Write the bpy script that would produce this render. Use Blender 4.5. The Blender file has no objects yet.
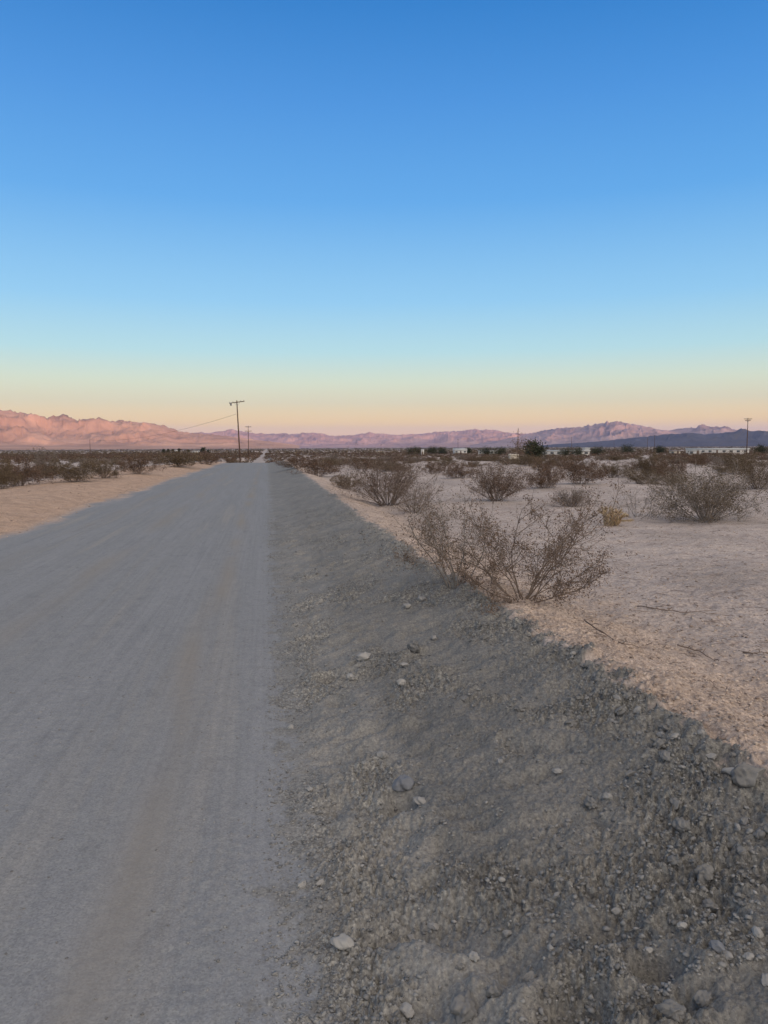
import bpy, math, random
import numpy as np
from mathutils import Vector, Matrix

R = math.radians
SC = bpy.context.scene
COL = SC.collection
random.seed(11)

# ------------------------------------------------------------------ camera
YAW = 8.7                 # camera looks this many degrees to the right of the road (+Y)
PITCH = 4.86
ROLL = 0.26
FPX = 760.0
CAMZ = 1.5
cam = bpy.data.objects.new('camera', bpy.data.cameras.new('camera'))
COL.objects.link(cam)
cam.data.sensor_fit = 'VERTICAL'
cam.data.sensor_height = 36.0
cam.data.lens = FPX / 1024 * 36.0
cam.data.clip_start = 0.05
cam.data.clip_end = 120000
cam.location = (0, 0, CAMZ)
cam.rotation_euler = (Matrix.Rotation(R(-YAW), 4, 'Z') @ Matrix.Rotation(R(90 - PITCH), 4, 'X') @ Matrix.Rotation(R(-ROLL), 4, 'Z')).to_euler()
SC.camera = cam

# ------------------------------------------------------------------ sky and sun
SUN_EL = 1.8
SUN_AZ = YAW + 150.0      # compass angle clockwise from +Y
sun_h = Vector((math.sin(R(SUN_AZ)), math.cos(R(SUN_AZ)), 0))
sun_dir = Vector((sun_h.x * math.cos(R(SUN_EL)), sun_h.y * math.cos(R(SUN_EL)), math.sin(R(SUN_EL))))


def lin(r, g, b):
    f = lambda c: (c / 255 / 12.92) if c <= 10 else ((c / 255 + 0.055) / 1.055) ** 2.4
    return (f(r), f(g), f(b), 1.0)


W = bpy.data.worlds.new('World')
SC.world = W
W.use_nodes = True
nt = W.node_tree
nt.nodes.clear()
N = nt.nodes.new
L = nt.links.new
out = N('ShaderNodeOutputWorld')
sky = N('ShaderNodeTexSky')
sky.sky_type = 'NISHITA'
sky.sun_disc = False
sky.sun_elevation = R(SUN_EL)
sky.sun_rotation = R(SUN_AZ)
sky.air_density = 1.0
sky.dust_density = 2.0
bg1 = N('ShaderNodeBackground')
bg1.inputs['Strength'].default_value = 0.05
L(sky.outputs[0], bg1.inputs['Color'])
tc = N('ShaderNodeTexCoord')
sep = N('ShaderNodeSeparateXYZ')
L(tc.outputs['Generated'], sep.inputs[0])
ramp = N('ShaderNodeValToRGB')
L(sep.outputs['Z'], ramp.inputs['Fac'])
SKY = [(0.0, (214, 178, 168)), (0.013, (236, 200, 162)), (0.033, (246, 216, 154)), (0.058, (230, 225, 187)),
       (0.084, (217, 231, 207)), (0.122, (184, 227, 236)), (0.183, (143, 205, 246)), (0.297, (88, 168, 237)),
       (0.397, (62, 145, 224)), (0.484, (26, 124, 206)), (0.60, (30, 104, 172)), (1.0, (42, 78, 116))]
cr = ramp.color_ramp
while len(cr.elements) < len(SKY):
    cr.elements.new(0.5)
for e, (p, c) in zip(cr.elements, SKY):
    e.position = p
for e, (p, c) in zip(cr.elements, SKY):
    c = lin(*c)
    w = {0.013: (1.24, 0.76, 0.36), 0.033: (1.20, 0.83, 0.32), 0.058: (0.86, 0.785, 0.51), 0.0: (0.90, 0.58, 0.40), 0.084: (0.74, 0.83, 0.64)}.get(p, c[:3])
    e.color = (w[0] / 1.4, w[1] / 1.4, w[2] / 1.4, 1.0)
bg2 = N('ShaderNodeBackground')
bg2.inputs['Strength'].default_value = 0.93 * 1.4
L(ramp.outputs[0], bg2.inputs['Color'])
# the bright warm twilight arch round the setting sun, behind the camera
dot = N('ShaderNodeVectorMath'); dot.operation = 'DOT_PRODUCT'
L(tc.outputs['Generated'], dot.inputs[0])
gd = Vector((sun_h.x, sun_h.y, 0.7)).normalized()
dot.inputs[1].default_value = gd
gr = N('ShaderNodeMapRange')
gr.interpolation_type = 'SMOOTHSTEP'
gr.inputs['From Min'].default_value = 0.0
gr.inputs['From Max'].default_value = 1.0
L(dot.outputs['Value'], gr.inputs['Value'])
bg3 = N('ShaderNodeBackground')
bg3.inputs['Color'].default_value = (1.0, 0.85, 0.63, 1)
gm = N('ShaderNodeMath'); gm.operation = 'MULTIPLY'; gm.inputs[1].default_value = 1.72
L(gr.outputs[0], gm.inputs[0])
L(gm.outputs[0], bg3.inputs['Strength'])
a1 = N('ShaderNodeAddShader'); a2 = N('ShaderNodeAddShader')
L(bg1.outputs[0], a1.inputs[0]); L(bg2.outputs[0], a1.inputs[1])
L(a1.outputs[0], a2.inputs[0]); L(bg3.outputs[0], a2.inputs[1])
L(a2.outputs[0], out.inputs['Surface'])

sun = bpy.data.objects.new('sun', bpy.data.lights.new('sun', 'SUN'))
COL.objects.link(sun)
sun.data.energy = 5.0
sun.data.angle = R(0.5)
sun.data.color = (1.0, 0.50, 0.34)
sun.rotation_euler = sun_dir.to_track_quat('Z', 'Y').to_euler()

SC.view_settings.view_transform = 'Standard'
SC.view_settings.look = 'None'
SC.view_settings.exposure = 0.0
SC.view_settings.gamma = 1.0
SC.view_settings.use_curve_mapping = False

# ------------------------------------------------------------------ numeric helpers


def hash2(ix, iy, seed):
    h = (ix.astype(np.int64) * 374761393 + iy.astype(np.int64) * 668265263 + seed * 1442695041) & 0xFFFFFFFF
    h = ((h ^ (h >> 13)) * 1274126177) & 0xFFFFFFFF
    h = (h ^ (h >> 16)) & 0xFFFFFFFF
    return h / 4294967295.0


def vnoise(x, y, seed=0):
    xi = np.floor(x); yi = np.floor(y)
    fx = x - xi; fy = y - yi
    ux = fx * fx * fx * (fx * (fx * 6 - 15) + 10); uy = fy * fy * fy * (fy * (fy * 6 - 15) + 10)
    tot = 0
    for dx in (0, 1):
        for dy in (0, 1):
            a = hash2(xi + dx, yi + dy, seed) * 2 * np.pi
            g = np.cos(a) * (fx - dx) + np.sin(a) * (fy - dy)
            tot = tot + g * (ux if dx else 1 - ux) * (uy if dy else 1 - uy)
    return tot * 1.5


def fbm(x, y, seed=0, octv=4, gain=0.5):
    t = 0; a = 1.0
    for i in range(octv):
        t = t + a * vnoise(x * 2 ** i + 17.3 * i, y * 2 ** i - 9.1 * i, seed + i)
        a *= gain
    return t


def ridged(x, y, seed=0, octv=5, gain=0.55):
    t = 0; a = 1.0; w = 1.0
    for i in range(octv):
        n = 1 - np.abs(vnoise(x * 2 ** i + 5.7 * i, y * 2 ** i + 3.3 * i, seed + i)) * 1.6
        n = np.clip(n, 0, 1) ** 2 * w
        t = t + a * n
        w = np.clip(n * 1.6, 0, 1)
        a *= gain
    return t


def sst(a, b, x):
    t = np.clip((x - a) / (b - a), 0, 1)
    return t * t * (3 - 2 * t)


rs = np.random.RandomState(5)
# scooped dents along the foot of the windrow
DENTS = []
for k in range(150):
    y = 1.6 + 14 * rs.rand() ** 1.5
    x = 0.28 + 0.9 * rs.rand() ** 1.2
    DENTS.append((x, y, 0.05 + 0.08 * rs.rand(), 0.04 + 0.05 * rs.rand(), 0.014 + 0.020 * rs.rand(), -0.6 + 1.2 * rs.rand()))
for k in range(60):
    y = 1.8 + 9 * rs.rand()
    DENTS.append((0.9 + 0.9 * rs.rand(), y, 0.06 + 0.12 * rs.rand(), 0.03 + 0.04 * rs.rand(), 0.010 + 0.015 * rs.rand(), -0.9 + 0.6 * rs.rand()))


def long_z(y, x=0.0):
    a = np.interp(y, [-3000, 0, 40, 80, 95, 120, 150, 200, 400, 700, 1500, 40000],
                  [0, 0, 0, -0.04, -0.45, -1.25, -1.95, -2.45, -2.95, -3.5, -5.0, -5.0])
    b = np.interp(y, [-3000, 0, 40, 60, 80, 110, 200, 400, 700, 1500, 40000],
                  [0, 0, 0, -0.02, -0.25, -0.65, -1.7, -2.8, -3.5, -5.0, -5.0])
    k = np.maximum(sst(8, 35, x), sst(5, 9, -np.asarray(x)))
    return a * (1 - k) + b * k


def crest_x(y):
    return 1.62 + 0.09 * (1 - sst(3, 9, y)) + 0.045 * fbm(y * 0.35, y * 0 + 3.1, 41, 3) + 0.02 * fbm(y * 3.0, y * 0 + 1.1, 42, 2)


def terrain(x, y, detail=True):
    """ground height and the three kinds of surface (road, gravel, fresh tan spoil) at x, y (arrays)"""
    x = np.asarray(x, float); y = np.asarray(y, float)
    r = np.sqrt(x * x + y * y) + 1e-6
    far = sst(30, 75, y) * 0 + 1
    base = long_z(y, x)
    # wobbling edges
    e1 = 0.05 + 0.09 * fbm(y * 0.7, x * 0 + 7, 3, 4) + 0.03 * vnoise(y * 5, x * 0, 9)
    cx = crest_x(y)
    ch = 0.33 + 0.045 * (1 - sst(3, 9, y)) + 0.018 * fbm(y * 0.5, x * 0 + 2, 21, 3)
    ch = ch * (1 - 0.6 * sst(60, 120, y))
    t = np.clip((x - e1) / (cx - e1), 0, 1)
    rise = t ** 1.25 * (1 - 0.12 * t) / 0.88
    u = np.clip((x - cx) / 1.1, 0, 1)
    fall = 1 - (1 - 0.10 / 0.33) * (u * u * (3 - 2 * u))
    berm = ch * np.where(x < cx, rise, fall)
    soft = 0.016 * np.exp(-((x - cx) / 0.10) ** 2)
    z = base + berm - soft
    # road crown and the low tan shoulder on the left
    el = -4.5 + 0.35 * fbm(y * 0.12, x * 0 + 5, 31, 3)
    crown = 0.03 * (1 - ((x + 2.2) / 2.4) ** 2)
    z = z + np.where((x > -4.7) & (x < 0.25), np.clip(crown, 0, 1), 0)
    sh = sst(0, 2.0, el - x) * (1 - sst(3.5, 5.5, el - x)) * 0.20 + sst(3.5, 5.5, el - x) * 0.10
    z = z + sh
    # masks
    wob = 0.12 * fbm(x * 1.3, y * 0.5, 61, 3)
    m_road = sst(-0.3, 0.3, x - el + 3 * wob * 0.5 + 0.25 * fbm(x * 2, y * 0.9, 63, 4)) * (1 - sst(0.4, 0.6, x - e1))
    m_roadc = m_road * (1 - 0.75 * sst(95, 150, y))
    m_grav = sst(-0.04, 0.06, x - e1 + 0.13 * fbm(x * 6, y * 5, 79, 5, 0.65)) * (1 - sst(-0.03, 0.05, x - cx + 0.01 - 0.10 * fbm(x * 7, y * 7, 77, 5, 0.65)))
    m_tan = sst(-0.02, 0.05, x - cx) * (1 - sst(0.5, 1.7, x - cx + 2.5 * wob)) + (1 - sst(-0.35, 0.35, x - el)) * sst(-6.0, -4.2, x - el + 4 * wob)
    streak = (np.exp(-((x + 0.52 + 0.06 * fbm(y * 0.2, x * 0, 501, 2)) / 0.10) ** 2) * 0.9 + np.exp(-((x + 2.1 + 0.1 * fbm(y * 0.2, x * 0, 502, 2)) / 0.16) ** 2) * 0.6
              + np.exp(-((x + 3.4) / 0.2) ** 2) * 0.5) * (0.55 + 0.9 * fbm(x * 2, y * 0.35, 503, 3))
    if detail:
        g = m_grav * sst(0.0, 0.25, x - e1) + 0.15 * m_grav + 0.6 * sst(-0.02, 0.05, x - cx) * (1 - sst(0.8, 1.6, x - cx))
        f1 = 1 - sst(60, 120, r); f2 = 1 - sst(14, 30, r); f3 = 1 - sst(6, 12, r); f4 = 1 - sst(3.5, 6, r)
        z = z + g * t * 0.026 * fbm(x * 1.6, y * 1.1, 101, 3) * f1
        z = z + g * 0.017 * fbm(x * 6, y * 6, 111, 3) * f2
        rough = 0.40 + 0.85 * sst(-0.1, 0.5, fbm(x * 1.7, y * 1.2, 131, 3)) + 0.5 * np.exp(-((x - cx + 0.15) / 0.22) ** 2)
        cl = np.abs(vnoise(x * 17, y * 17, 121))
        z = z + g * rough * (0.014 * np.clip(0.42 - cl, 0, 1) ** 1.2 - 0.002) * f3
        z = z + g * rough * 0.013 * fbm(x * 34, y * 34, 141, 3) * f3
        z = z + g * rough * 0.0110 * fbm(x * 70, y * 70, 151, 2) * f4
        # crumbly crest
        cz = np.exp(-((x - cx + 0.08) / 0.16) ** 2)
        z = z + cz * 0.034 * fbm(x * 9, y * 9, 161, 3) * f2
        # desert floor
        d = 1 - np.clip(m_road + m_grav, 0, 1)
        z = z + d * (0.05 * fbm(x * 0.25, y * 0.25, 171, 3) * (1 - sst(300, 900, r)) * sst(0, 2, np.abs(x - cx))
                     + 0.024 * fbm(x * 2.2, y * 2.2, 181, 3) * f1 + 0.011 * fbm(x * 14, y * 14, 191, 3) * f3 + 0.003 * fbm(x * 45, y * 45, 196, 2) * f3)
        # road: shallow wheel tracks, washboard, scuffs
        m_ro = m_road * (1 - m_grav)
        pat = sst(-0.05, 0.45, fbm(x * 1.3, y * 0.5, 231, 3))
        z = z + m_ro * pat * 0.0026 * fbm(x * 30, y * 22, 241, 3) * f3
        z = z + m_ro * (0.012 * vnoise(x * 1.9, y * 0.05, 201) + 0.0010 * fbm(x * 9, y * 1.2, 211, 3) * f3
                          + 0.0010 * fbm(x * 40, y * 30, 221, 2) * f3)
        for (dx, dy, a, b, dep, ang) in DENTS:
            s = (np.abs(x - dx) < 0.5) & (np.abs(y - dy) < 0.5)
            if not s.any():
                continue
            xx = x[s] - dx; yy = y[s] - dy
            c_, s_ = math.cos(ang), math.sin(ang)
            q = ((xx * c_ + yy * s_) / a) ** 2 + ((-xx * s_ + yy * c_) / b) ** 2
            zz = z[s]
            zz -= dep * (np.exp(-q) - 0.45 * np.exp(-(np.sqrt(q) - 1.6) ** 2 * 4))
            z[s] = zz
    return z, m_roadc, m_grav, streak, (rough if detail else streak), (m_tan + m_road - m_roadc) * (1 - 0.75 * sst(90, 160, y))


def gz(x, y):
    return float(terrain(np.array([x]), np.array([y]))[0][0])


def ray(px, py):
    a = R(PITCH)
    u0 = (px - 384) / FPX; v0 = (512 - py) / FPX
    cr_, sr_ = math.cos(R(ROLL)), math.sin(R(ROLL))
    u = u0 * cr_ + v0 * sr_; v = -u0 * sr_ + v0 * cr_
    f = math.cos(a) + v * math.sin(a)
    z = -math.sin(a) + v * math.cos(a)
    yw = R(YAW)
    return Vector((u * math.cos(yw) + f * math.sin(yw), -u * math.sin(yw) + f * math.cos(yw), z))


def ground_at(px, py):
    """where on the ground a sight line lands"""
    d = ray(px, py)
    ts = np.concatenate([np.arange(1.5, 12, 0.02), np.arange(12, 60, 0.1), np.arange(60, 500, 1.0)])
    xs = d.x * ts; ys = d.y * ts; zs = CAMZ + d.z * ts
    g = terrain(xs, ys)[0]
    k = np.nonzero(zs < g)[0]
    i = k[0] if len(k) else len(ts) - 1
    return Vector((xs[i], ys[i], g[i]))


def at_dist(px, dist):
    """a spot on the ground at a given distance in the direction of a column of the picture"""
    d = ray(px, 445); h = math.hypot(d.x, d.y)
    x, y = d.x / h * dist, d.y / h * dist
    return Vector((x, y, gz(x, y)))


# ------------------------------------------------------------------ object helpers
def mesh_np(name, verts, faces, mat, parent=None, smooth=True, attrs=None, mats=None):
    """verts (n,3); faces: list of arrays (m,k), k may differ"""
    me = bpy.data.meshes.new(name)
    verts = np.asarray(verts, np.float32)
    if not isinstance(faces, list):
        faces = [faces]
    faces = [np.asarray(f, np.int32) for f in faces if len(f)]
    me.vertices.add(len(verts)); me.vertices.foreach_set('co', verts.ravel())
    loops = np.concatenate([f.ravel() for f in faces])
    tot = np.concatenate([np.full(len(f), f.shape[1], np.int32) for f in faces])
    start = np.concatenate([[0], np.cumsum(tot)[:-1]]).astype(np.int32)
    me.loops.add(len(loops)); me.loops.foreach_set('vertex_index', loops)
    me.polygons.add(len(tot)); me.polygons.foreach_set('loop_start', start)
    me.polygons.foreach_set('loop_total', tot)
    if smooth:
        me.polygons.foreach_set('use_smooth', np.ones(len(tot), bool))
    if attrs:
        for k, v in attrs.items():
            a = me.attributes.new(k, 'FLOAT', 'POINT')
            a.data.foreach_set('value', np.asarray(v, np.float32))
    me.update(calc_edges=True)
    me.validate()
    me.materials.append(mat)
    o = bpy.data.objects.new(name, me)
    COL.objects.link(o)
    if parent is not None:
        o.parent = parent
    return o


def empty(name, loc, rz=0.0):
    o = bpy.data.objects.new(name, None)
    o.empty_display_size = 0.2
    COL.objects.link(o)
    o.location = loc
    o.rotation_euler = (0, 0, rz)
    return o


def tag(o, label=None, cat=None, group=None, kind=None):
    if label: o['label'] = label
    if cat: o['category'] = cat
    if group: o['group'] = group
    if kind: o['kind'] = kind
    return o


def copy_tree(o, parent=None):
    c = o.copy()
    COL.objects.link(c)
    if parent is not None:
        c.parent = parent
    for ch in KIDS.get(o.name, []):
        copy_tree(ch, c)
    return c


KIDS = {}


def reg(root):
    """remember the children of a thing (recursively) so that it can be copied quickly"""
    for ob in list(COL.objects):
        if ob.parent is not None:
            KIDS.setdefault(ob.parent.name, [])
            if ob not in KIDS[ob.parent.name]:
                KIDS[ob.parent.name].append(ob)


class MB:
    """collects simple solids into one mesh"""
    def __init__(s):
        s.v = []; s.f3 = []; s.f4 = []; s.n = 0

    def add(s, v, f3=None, f4=None):
        v = np.asarray(v, float)
        if f3 is not None and len(f3): s.f3.append(np.asarray(f3) + s.n)
        if f4 is not None and len(f4): s.f4.append(np.asarray(f4) + s.n)
        s.v.append(v); s.n += len(v)

    def box(s, c, d, rz=0.0, m=None):
        c = np.array(c, float); d = np.array(d, float) / 2
        p = np.array([[sx, sy, sz] for sz in (-1, 1) for sy in (-1, 1) for sx in (-1, 1)], float) * d
        if rz:
            cc, ss = math.cos(rz), math.sin(rz)
            p = np.stack([p[:, 0] * cc - p[:, 1] * ss, p[:, 0] * ss + p[:, 1] * cc, p[:, 2]], 1)
        p += c
        s.add(p, None, [[0, 2, 3, 1], [4, 5, 7, 6], [0, 1, 5, 4], [2, 6, 7, 3], [0, 4, 6, 2], [1, 3, 7, 5]])

    def tube(s, pts, rad, k=3, cap=False):
        P = np.asarray(pts, float); n = len(P)
        rad = np.broadcast_to(np.asarray(rad, float), (n,))
        T = np.gradient(P, axis=0)
        T /= np.linalg.norm(T, axis=1, keepdims=True) + 1e-9
        ref = np.array([0.31, 0.72, 0.62]) if abs(T[0] @ np.array([0.31, 0.72, 0.62])) < 0.9 else np.array([0.9, -0.3, 0.1])
        U = np.cross(T, ref); U /= np.linalg.norm(U, axis=1, keepdims=True) + 1e-9
        V = np.cross(T, U)
        a = np.arange(k) * 2 * np.pi / k
        ring = (U[:, None, :] * np.cos(a)[None, :, None] + V[:, None, :] * np.sin(a)[None, :, None]) * rad[:, None, None] + P[:, None, :]
        v = ring.reshape(-1, 3)
        i = np.arange(n - 1)[:, None] * k; j = np.arange(k)[None, :]; j2 = (j + 1) % k
        f = np.stack([i + j, i + j2, i + k + j2, i + k + j], -1).reshape(-1, 4)
        f3 = None
        if cap:
            v = np.vstack([v, P[0], P[-1]])
            b = n * k
            f3 = [[b, (q + 1) % k, q] for q in range(k)] + [[b + 1, (n - 1) * k + q, (n - 1) * k + (q + 1) % k] for q in range(k)]
        s.add(v, f3, f)

    def build(s, name, mat, parent=None, smooth=False):
        fs = []
        if s.f3: fs.append(np.vstack(s.f3))
        if s.f4: fs.append(np.vstack(s.f4))
        return mesh_np(name, np.vstack(s.v), fs, mat, parent, smooth)


# ------------------------------------------------------------------ materials
def new_mat(name):
    m = bpy.data.materials.new(name)
    m.use_nodes = True
    return m, m.node_tree, m.node_tree.nodes['Principled BSDF']


def noise_mat(name, stops, scale=5.0, rough=0.9, detail=4, coord='Object', bump=0.0, bscale=40, island=False):
    m, t, b = new_mat(name)
    b.inputs['Roughness'].default_value = rough
    b.inputs['Specular IOR Level'].default_value = 0.2
    c = t.nodes.new('ShaderNodeTexCoord')
    if island:
        gi = t.nodes.new('ShaderNodeNewGeometry')
        src = gi.outputs['Random Per Island']
    else:
        n = t.nodes.new('ShaderNodeTexNoise')
        n.inputs['Scale'].default_value = scale
        n.inputs['Detail'].default_value = detail
        t.links.new(c.outputs[coord], n.inputs['Vector'])
        src = n.outputs['Fac']
    r = t.nodes.new('ShaderNodeValToRGB')
    r.color_ramp.elements[0].position = stops[0][0]; r.color_ramp.elements[0].color = stops[0][1] + (1,)
    r.color_ramp.elements[1].position = stops[-1][0]; r.color_ramp.elements[1].color = stops[-1][1] + (1,)
    for p, col in stops[1:-1]:
        e = r.color_ramp.elements.new(p); e.color = col + (1,)
    t.links.new(src, r.inputs['Fac'])
    t.links.new(r.outputs[0], b.inputs['Base Color'])
    if bump:
        n2 = t.nodes.new('ShaderNodeTexNoise'); n2.inputs['Scale'].default_value = bscale
        n2.inputs['Detail'].default_value = 6
        t.links.new(c.outputs[coord], n2.inputs['Vector'])
        bp = t.nodes.new('ShaderNodeBump'); bp.inputs['Strength'].default_value = bump
        bp.inputs['Distance'].default_value = 0.003
        t.links.new(n2.outputs['Fac'], bp.inputs['Height'])
        t.links.new(bp.outputs[0], b.inputs['Normal'])
    return m


def ground_material():
    m, t, b = new_mat('desert_soil')
    n = t.nodes.new; l = t.links.new
    b.inputs['Roughness'].default_value = 0.95
    b.inputs['Specular IOR Level'].default_value = 0.12
    tc = n('ShaderNodeTexCoord')

    def noise(scale, detail=4, vec=None, rough=0.55):
        q = n('ShaderNodeTexNoise'); q.inputs['Scale'].default_value = scale; q.inputs['Detail'].default_value = detail
        q.inputs['Roughness'].default_value = rough
        l(vec or tc.outputs['Object'], q.inputs['Vector'])
        return q.outputs['Fac']

    def mapping(sx, sy):
        q = n('ShaderNodeMapping'); q.inputs['Scale'].default_value = (sx, sy, 1)
        l(tc.outputs['Object'], q.inputs['Vector'])
        return q.outputs[0]

    def ramp(src, stops):
        r = n('ShaderNodeValToRGB')
        r.color_ramp.elements[0].position = stops[0][0]; r.color_ramp.elements[0].color = stops[0][1] + (1,)
        r.color_ramp.elements[1].position = stops[-1][0]; r.color_ramp.elements[1].color = stops[-1][1] + (1,)
        for p, col in stops[1:-1]:
            e = r.color_ramp.elements.new(p); e.color = col + (1,)
        l(src, r.inputs['Fac'])
        return r.outputs[0]

    def mix(fac, a, c, mode='MIX', f=None):
        q = n('ShaderNodeMix'); q.data_type = 'RGBA'; q.blend_type = mode
        if fac is not None: l(fac, q.inputs[0])
        else: q.inputs[0].default_value = f
        l(a, q.inputs[6]); l(c, q.inputs[7])
        return q.outputs[2]

    def attr(a):
        q = n('ShaderNodeAttribute'); q.attribute_name = a
        return q.outputs['Fac']

    # road: packed grey dust with faint long streaks left by tyres and the grader
    st = noise(1.0, 5, mapping(2.6, 0.10), 0.6)
    road = ramp(st, [(0.30, (0.188, 0.187, 0.191)), (0.42, (0.228, 0.224, 0.226)), (0.55, (0.212, 0.209, 0.210)), (0.72, (0.262, 0.243, 0.224))])
    sc_ = noise(9, 6, mapping(1.0, 0.45), 0.7)
    road = mix(None, road, ramp(sc_, [(0.28, (0.86, 0.86, 0.87)), (0.46, (1, 1, 1)), (0.75, (1.04, 1.035, 1.03))]), 'MULTIPLY', 1.0)
    fine = noise(160, 3)
    road = mix(None, road, ramp(fine, [(0.30, (0.86, 0.86, 0.86)), (0.5, (1, 1, 1)), (0.72, (1.1, 1.1, 1.1))]), 'MULTIPLY', 1.0)
    # windrow gravel: grey brown, speckled
    g1 = noise(2.2, 5)
    grav = ramp(g1, [(0.30, (0.172, 0.164, 0.155)), (0.52, (0.204, 0.193, 0.180)), (0.72, (0.236, 0.219, 0.200))])
    g2 = noise(85, 5, None, 0.75)
    grav = mix(None, grav, ramp(g2, [(0.32, (0.60, 0.60, 0.61)), (0.48, (0.97, 0.97, 0.97)), (0.66, (1.25, 1.24, 1.21))]), 'MULTIPLY', 1.0)
    vor = n('ShaderNodeTexVoronoi'); vor.inputs['Scale'].default_value = 75
    l(tc.outputs['Object'], vor.inputs['Vector'])
    spk = ramp(vor.outputs['Distance'], [(0.10, (1.45, 1.43, 1.40)), (0.24, (1, 1, 1)), (1.0, (0.93, 0.93, 0.93))])
    grav = mix(None, grav, spk, 'MULTIPLY', 0.6)
    def grains(scale, lo, hi, base_, amt):
        v = n('ShaderNodeTexVoronoi'); v.inputs['Scale'].default_value = scale
        l(tc.outputs['Object'], v.inputs['Vector'])
        s_ = n('ShaderNodeSeparateColor'); l(v.outputs['Color'], s_.inputs[0])
        return mix(None, base_, ramp(s_.outputs[0], [(0.0, (lo, lo, lo)), (0.5, (1, 1, 1)), (1.0, (hi, hi, hi * 0.98))]), 'MULTIPLY', amt)
    smooth_g = grav
    rough_g = grains(105, 0.60, 1.45, grav, 1.0)
    rough_g = grains(42, 0.82, 1.2, rough_g, 1.0)
    smooth_g = grains(150, 0.86, 1.16, smooth_g, 1.0)
    grav = mix(attr('rough_mix'), smooth_g, rough_g)
    road = grains(150, 0.86, 1.13, road, 1.0)
    road = grains(26, 0.96, 1.05, road, 1.0)
    road = mix(None, road, ramp(noise(1.0, 4, mapping(34, 0.35), 0.6), [(0.32, (0.93, 0.93, 0.93)), (0.5, (1, 1, 1)), (0.7, (1.05, 1.05, 1.05))]), 'MULTIPLY', 1.0)
    brown = n('ShaderNodeRGB'); brown.outputs[0].default_value = (0.235, 0.205, 0.170, 1)
    sm = n('ShaderNodeMath'); sm.operation = 'MULTIPLY'; sm.inputs[1].default_value = 0.75
    l(attr('streak_mix'), sm.inputs[0])
    road = mix(sm.outputs[0], road, brown.outputs[0])
    # fresh tan spoil
    t1 = noise(3.0, 5)
    tan = ramp(t1, [(0.30, (0.34, 0.262, 0.212)), (0.5, (0.425, 0.325, 0.262)), (0.70, (0.50, 0.385, 0.310))])
    tan = mix(None, tan, ramp(noise(70, 5, None, 0.75), [(0.33, (0.66, 0.64, 0.62)), (0.5, (1, 1, 1)), (0.68, (1.18, 1.18, 1.18))]), 'MULTIPLY', 1.0)
    # desert floor
    s1 = noise(0.5, 6)
    sand = ramp(s1, [(0.30, (0.33, 0.272, 0.238)), (0.5, (0.405, 0.332, 0.292)), (0.70, (0.47, 0.385, 0.335))])
    sand = mix(None, sand, ramp(noise(28, 6, mapping(1.0, 1.0), 0.75), [(0.34, (0.60, 0.58, 0.57)), (0.47, (1, 1, 1)), (0.70, (1.14, 1.14, 1.14))]), 'MULTIPLY', 1.0)
    sand = mix(None, sand, ramp(noise(5, 5, mapping(0.6, 1.4), 0.7), [(0.32, (0.72, 0.69, 0.68)), (0.46, (1, 1, 1)), (0.75, (1.05, 1.05, 1.05))]), 'MULTIPLY', 1.0)
    tan = grains(70, 0.72, 1.3, tan, 1.0)
    pk = n('ShaderNodeRGB'); pk.outputs[0].default_value = (1.0, 0.89, 0.79, 1)
    tan = mix(attr('left_mix'), tan, mix(None, tan, pk.outputs[0], 'MULTIPLY', 1.0))
    sand = grains(60, 0.78, 1.2, sand, 1.0)
    c = mix(attr('tan_mix'), sand, tan)
    c = mix(attr('road_mix'), c, road)
    c = mix(attr('gravel_mix'), c, grav)
    l(c, b.inputs['Base Color'])
    h1 = noise(55, 8, None, 0.7); h2 = noise(260, 3)
    ad = n('ShaderNodeMath'); ad.operation = 'MULTIPLY_ADD'; ad.inputs[1].default_value = 0.35
    l(h2, ad.inputs[0]); l(h1, ad.inputs[2])
    inv = n('ShaderNodeMath'); inv.operation = 'MULTIPLY_ADD'; inv.inputs[1].default_value = -0.82; inv.inputs[2].default_value = 0.95
    l(attr('road_mix'), inv.inputs[0])
    bp = n('ShaderNodeBump'); bp.inputs['Distance'].default_value = 0.012
    l(inv.outputs[0], bp.inputs['Strength']); l(ad.outputs[0], bp.inputs['Height'])
    l(bp.outputs[0], b.inputs['Normal'])
    return m


M_GROUND = ground_material()
M_STONE = noise_mat('stone', [(0.3, (0.20, 0.19, 0.18)), (0.7, (0.31, 0.29, 0.27))], 12, bump=0.5, bscale=60)
M_STONE_PALE = noise_mat('stone_pale', [(0.3, (0.24, 0.225, 0.21)), (0.7, (0.34, 0.32, 0.295))], 14, bump=0.4, bscale=60)
M_STONE_DARK = noise_mat('stone_dark', [(0.3, (0.12, 0.125, 0.14)), (0.7, (0.20, 0.20, 0.21))], 12, bump=0.4, bscale=60)
M_CLOD = noise_mat('earth_clod', [(0.3, (0.135, 0.130, 0.125)), (0.7, (0.195, 0.185, 0.175))], 20, bump=0.9, bscale=90)
M_CLOD_SMALL = noise_mat('small_clod_earth', [(0.3, (0.14, 0.134, 0.128)), (0.7, (0.195, 0.185, 0.175))], 2)
M_STONE_SMALL = noise_mat('small_stone', [(0.3, (0.19, 0.18, 0.17)), (0.7, (0.28, 0.265, 0.25))], 1.5)
M_PEB = noise_mat('pebbles', [(0.0, (0.13, 0.125, 0.12)), (0.6, (0.215, 0.205, 0.195)), (0.96, (0.25, 0.24, 0.225)), (1.0, (0.32, 0.30, 0.28))], island=True)
M_PEB_TAN = noise_mat('tan_pebbles', [(0.0, (0.20, 0.15, 0.12)), (0.6, (0.38, 0.29, 0.23)), (1.0, (0.52, 0.42, 0.34))], island=True)
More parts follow.
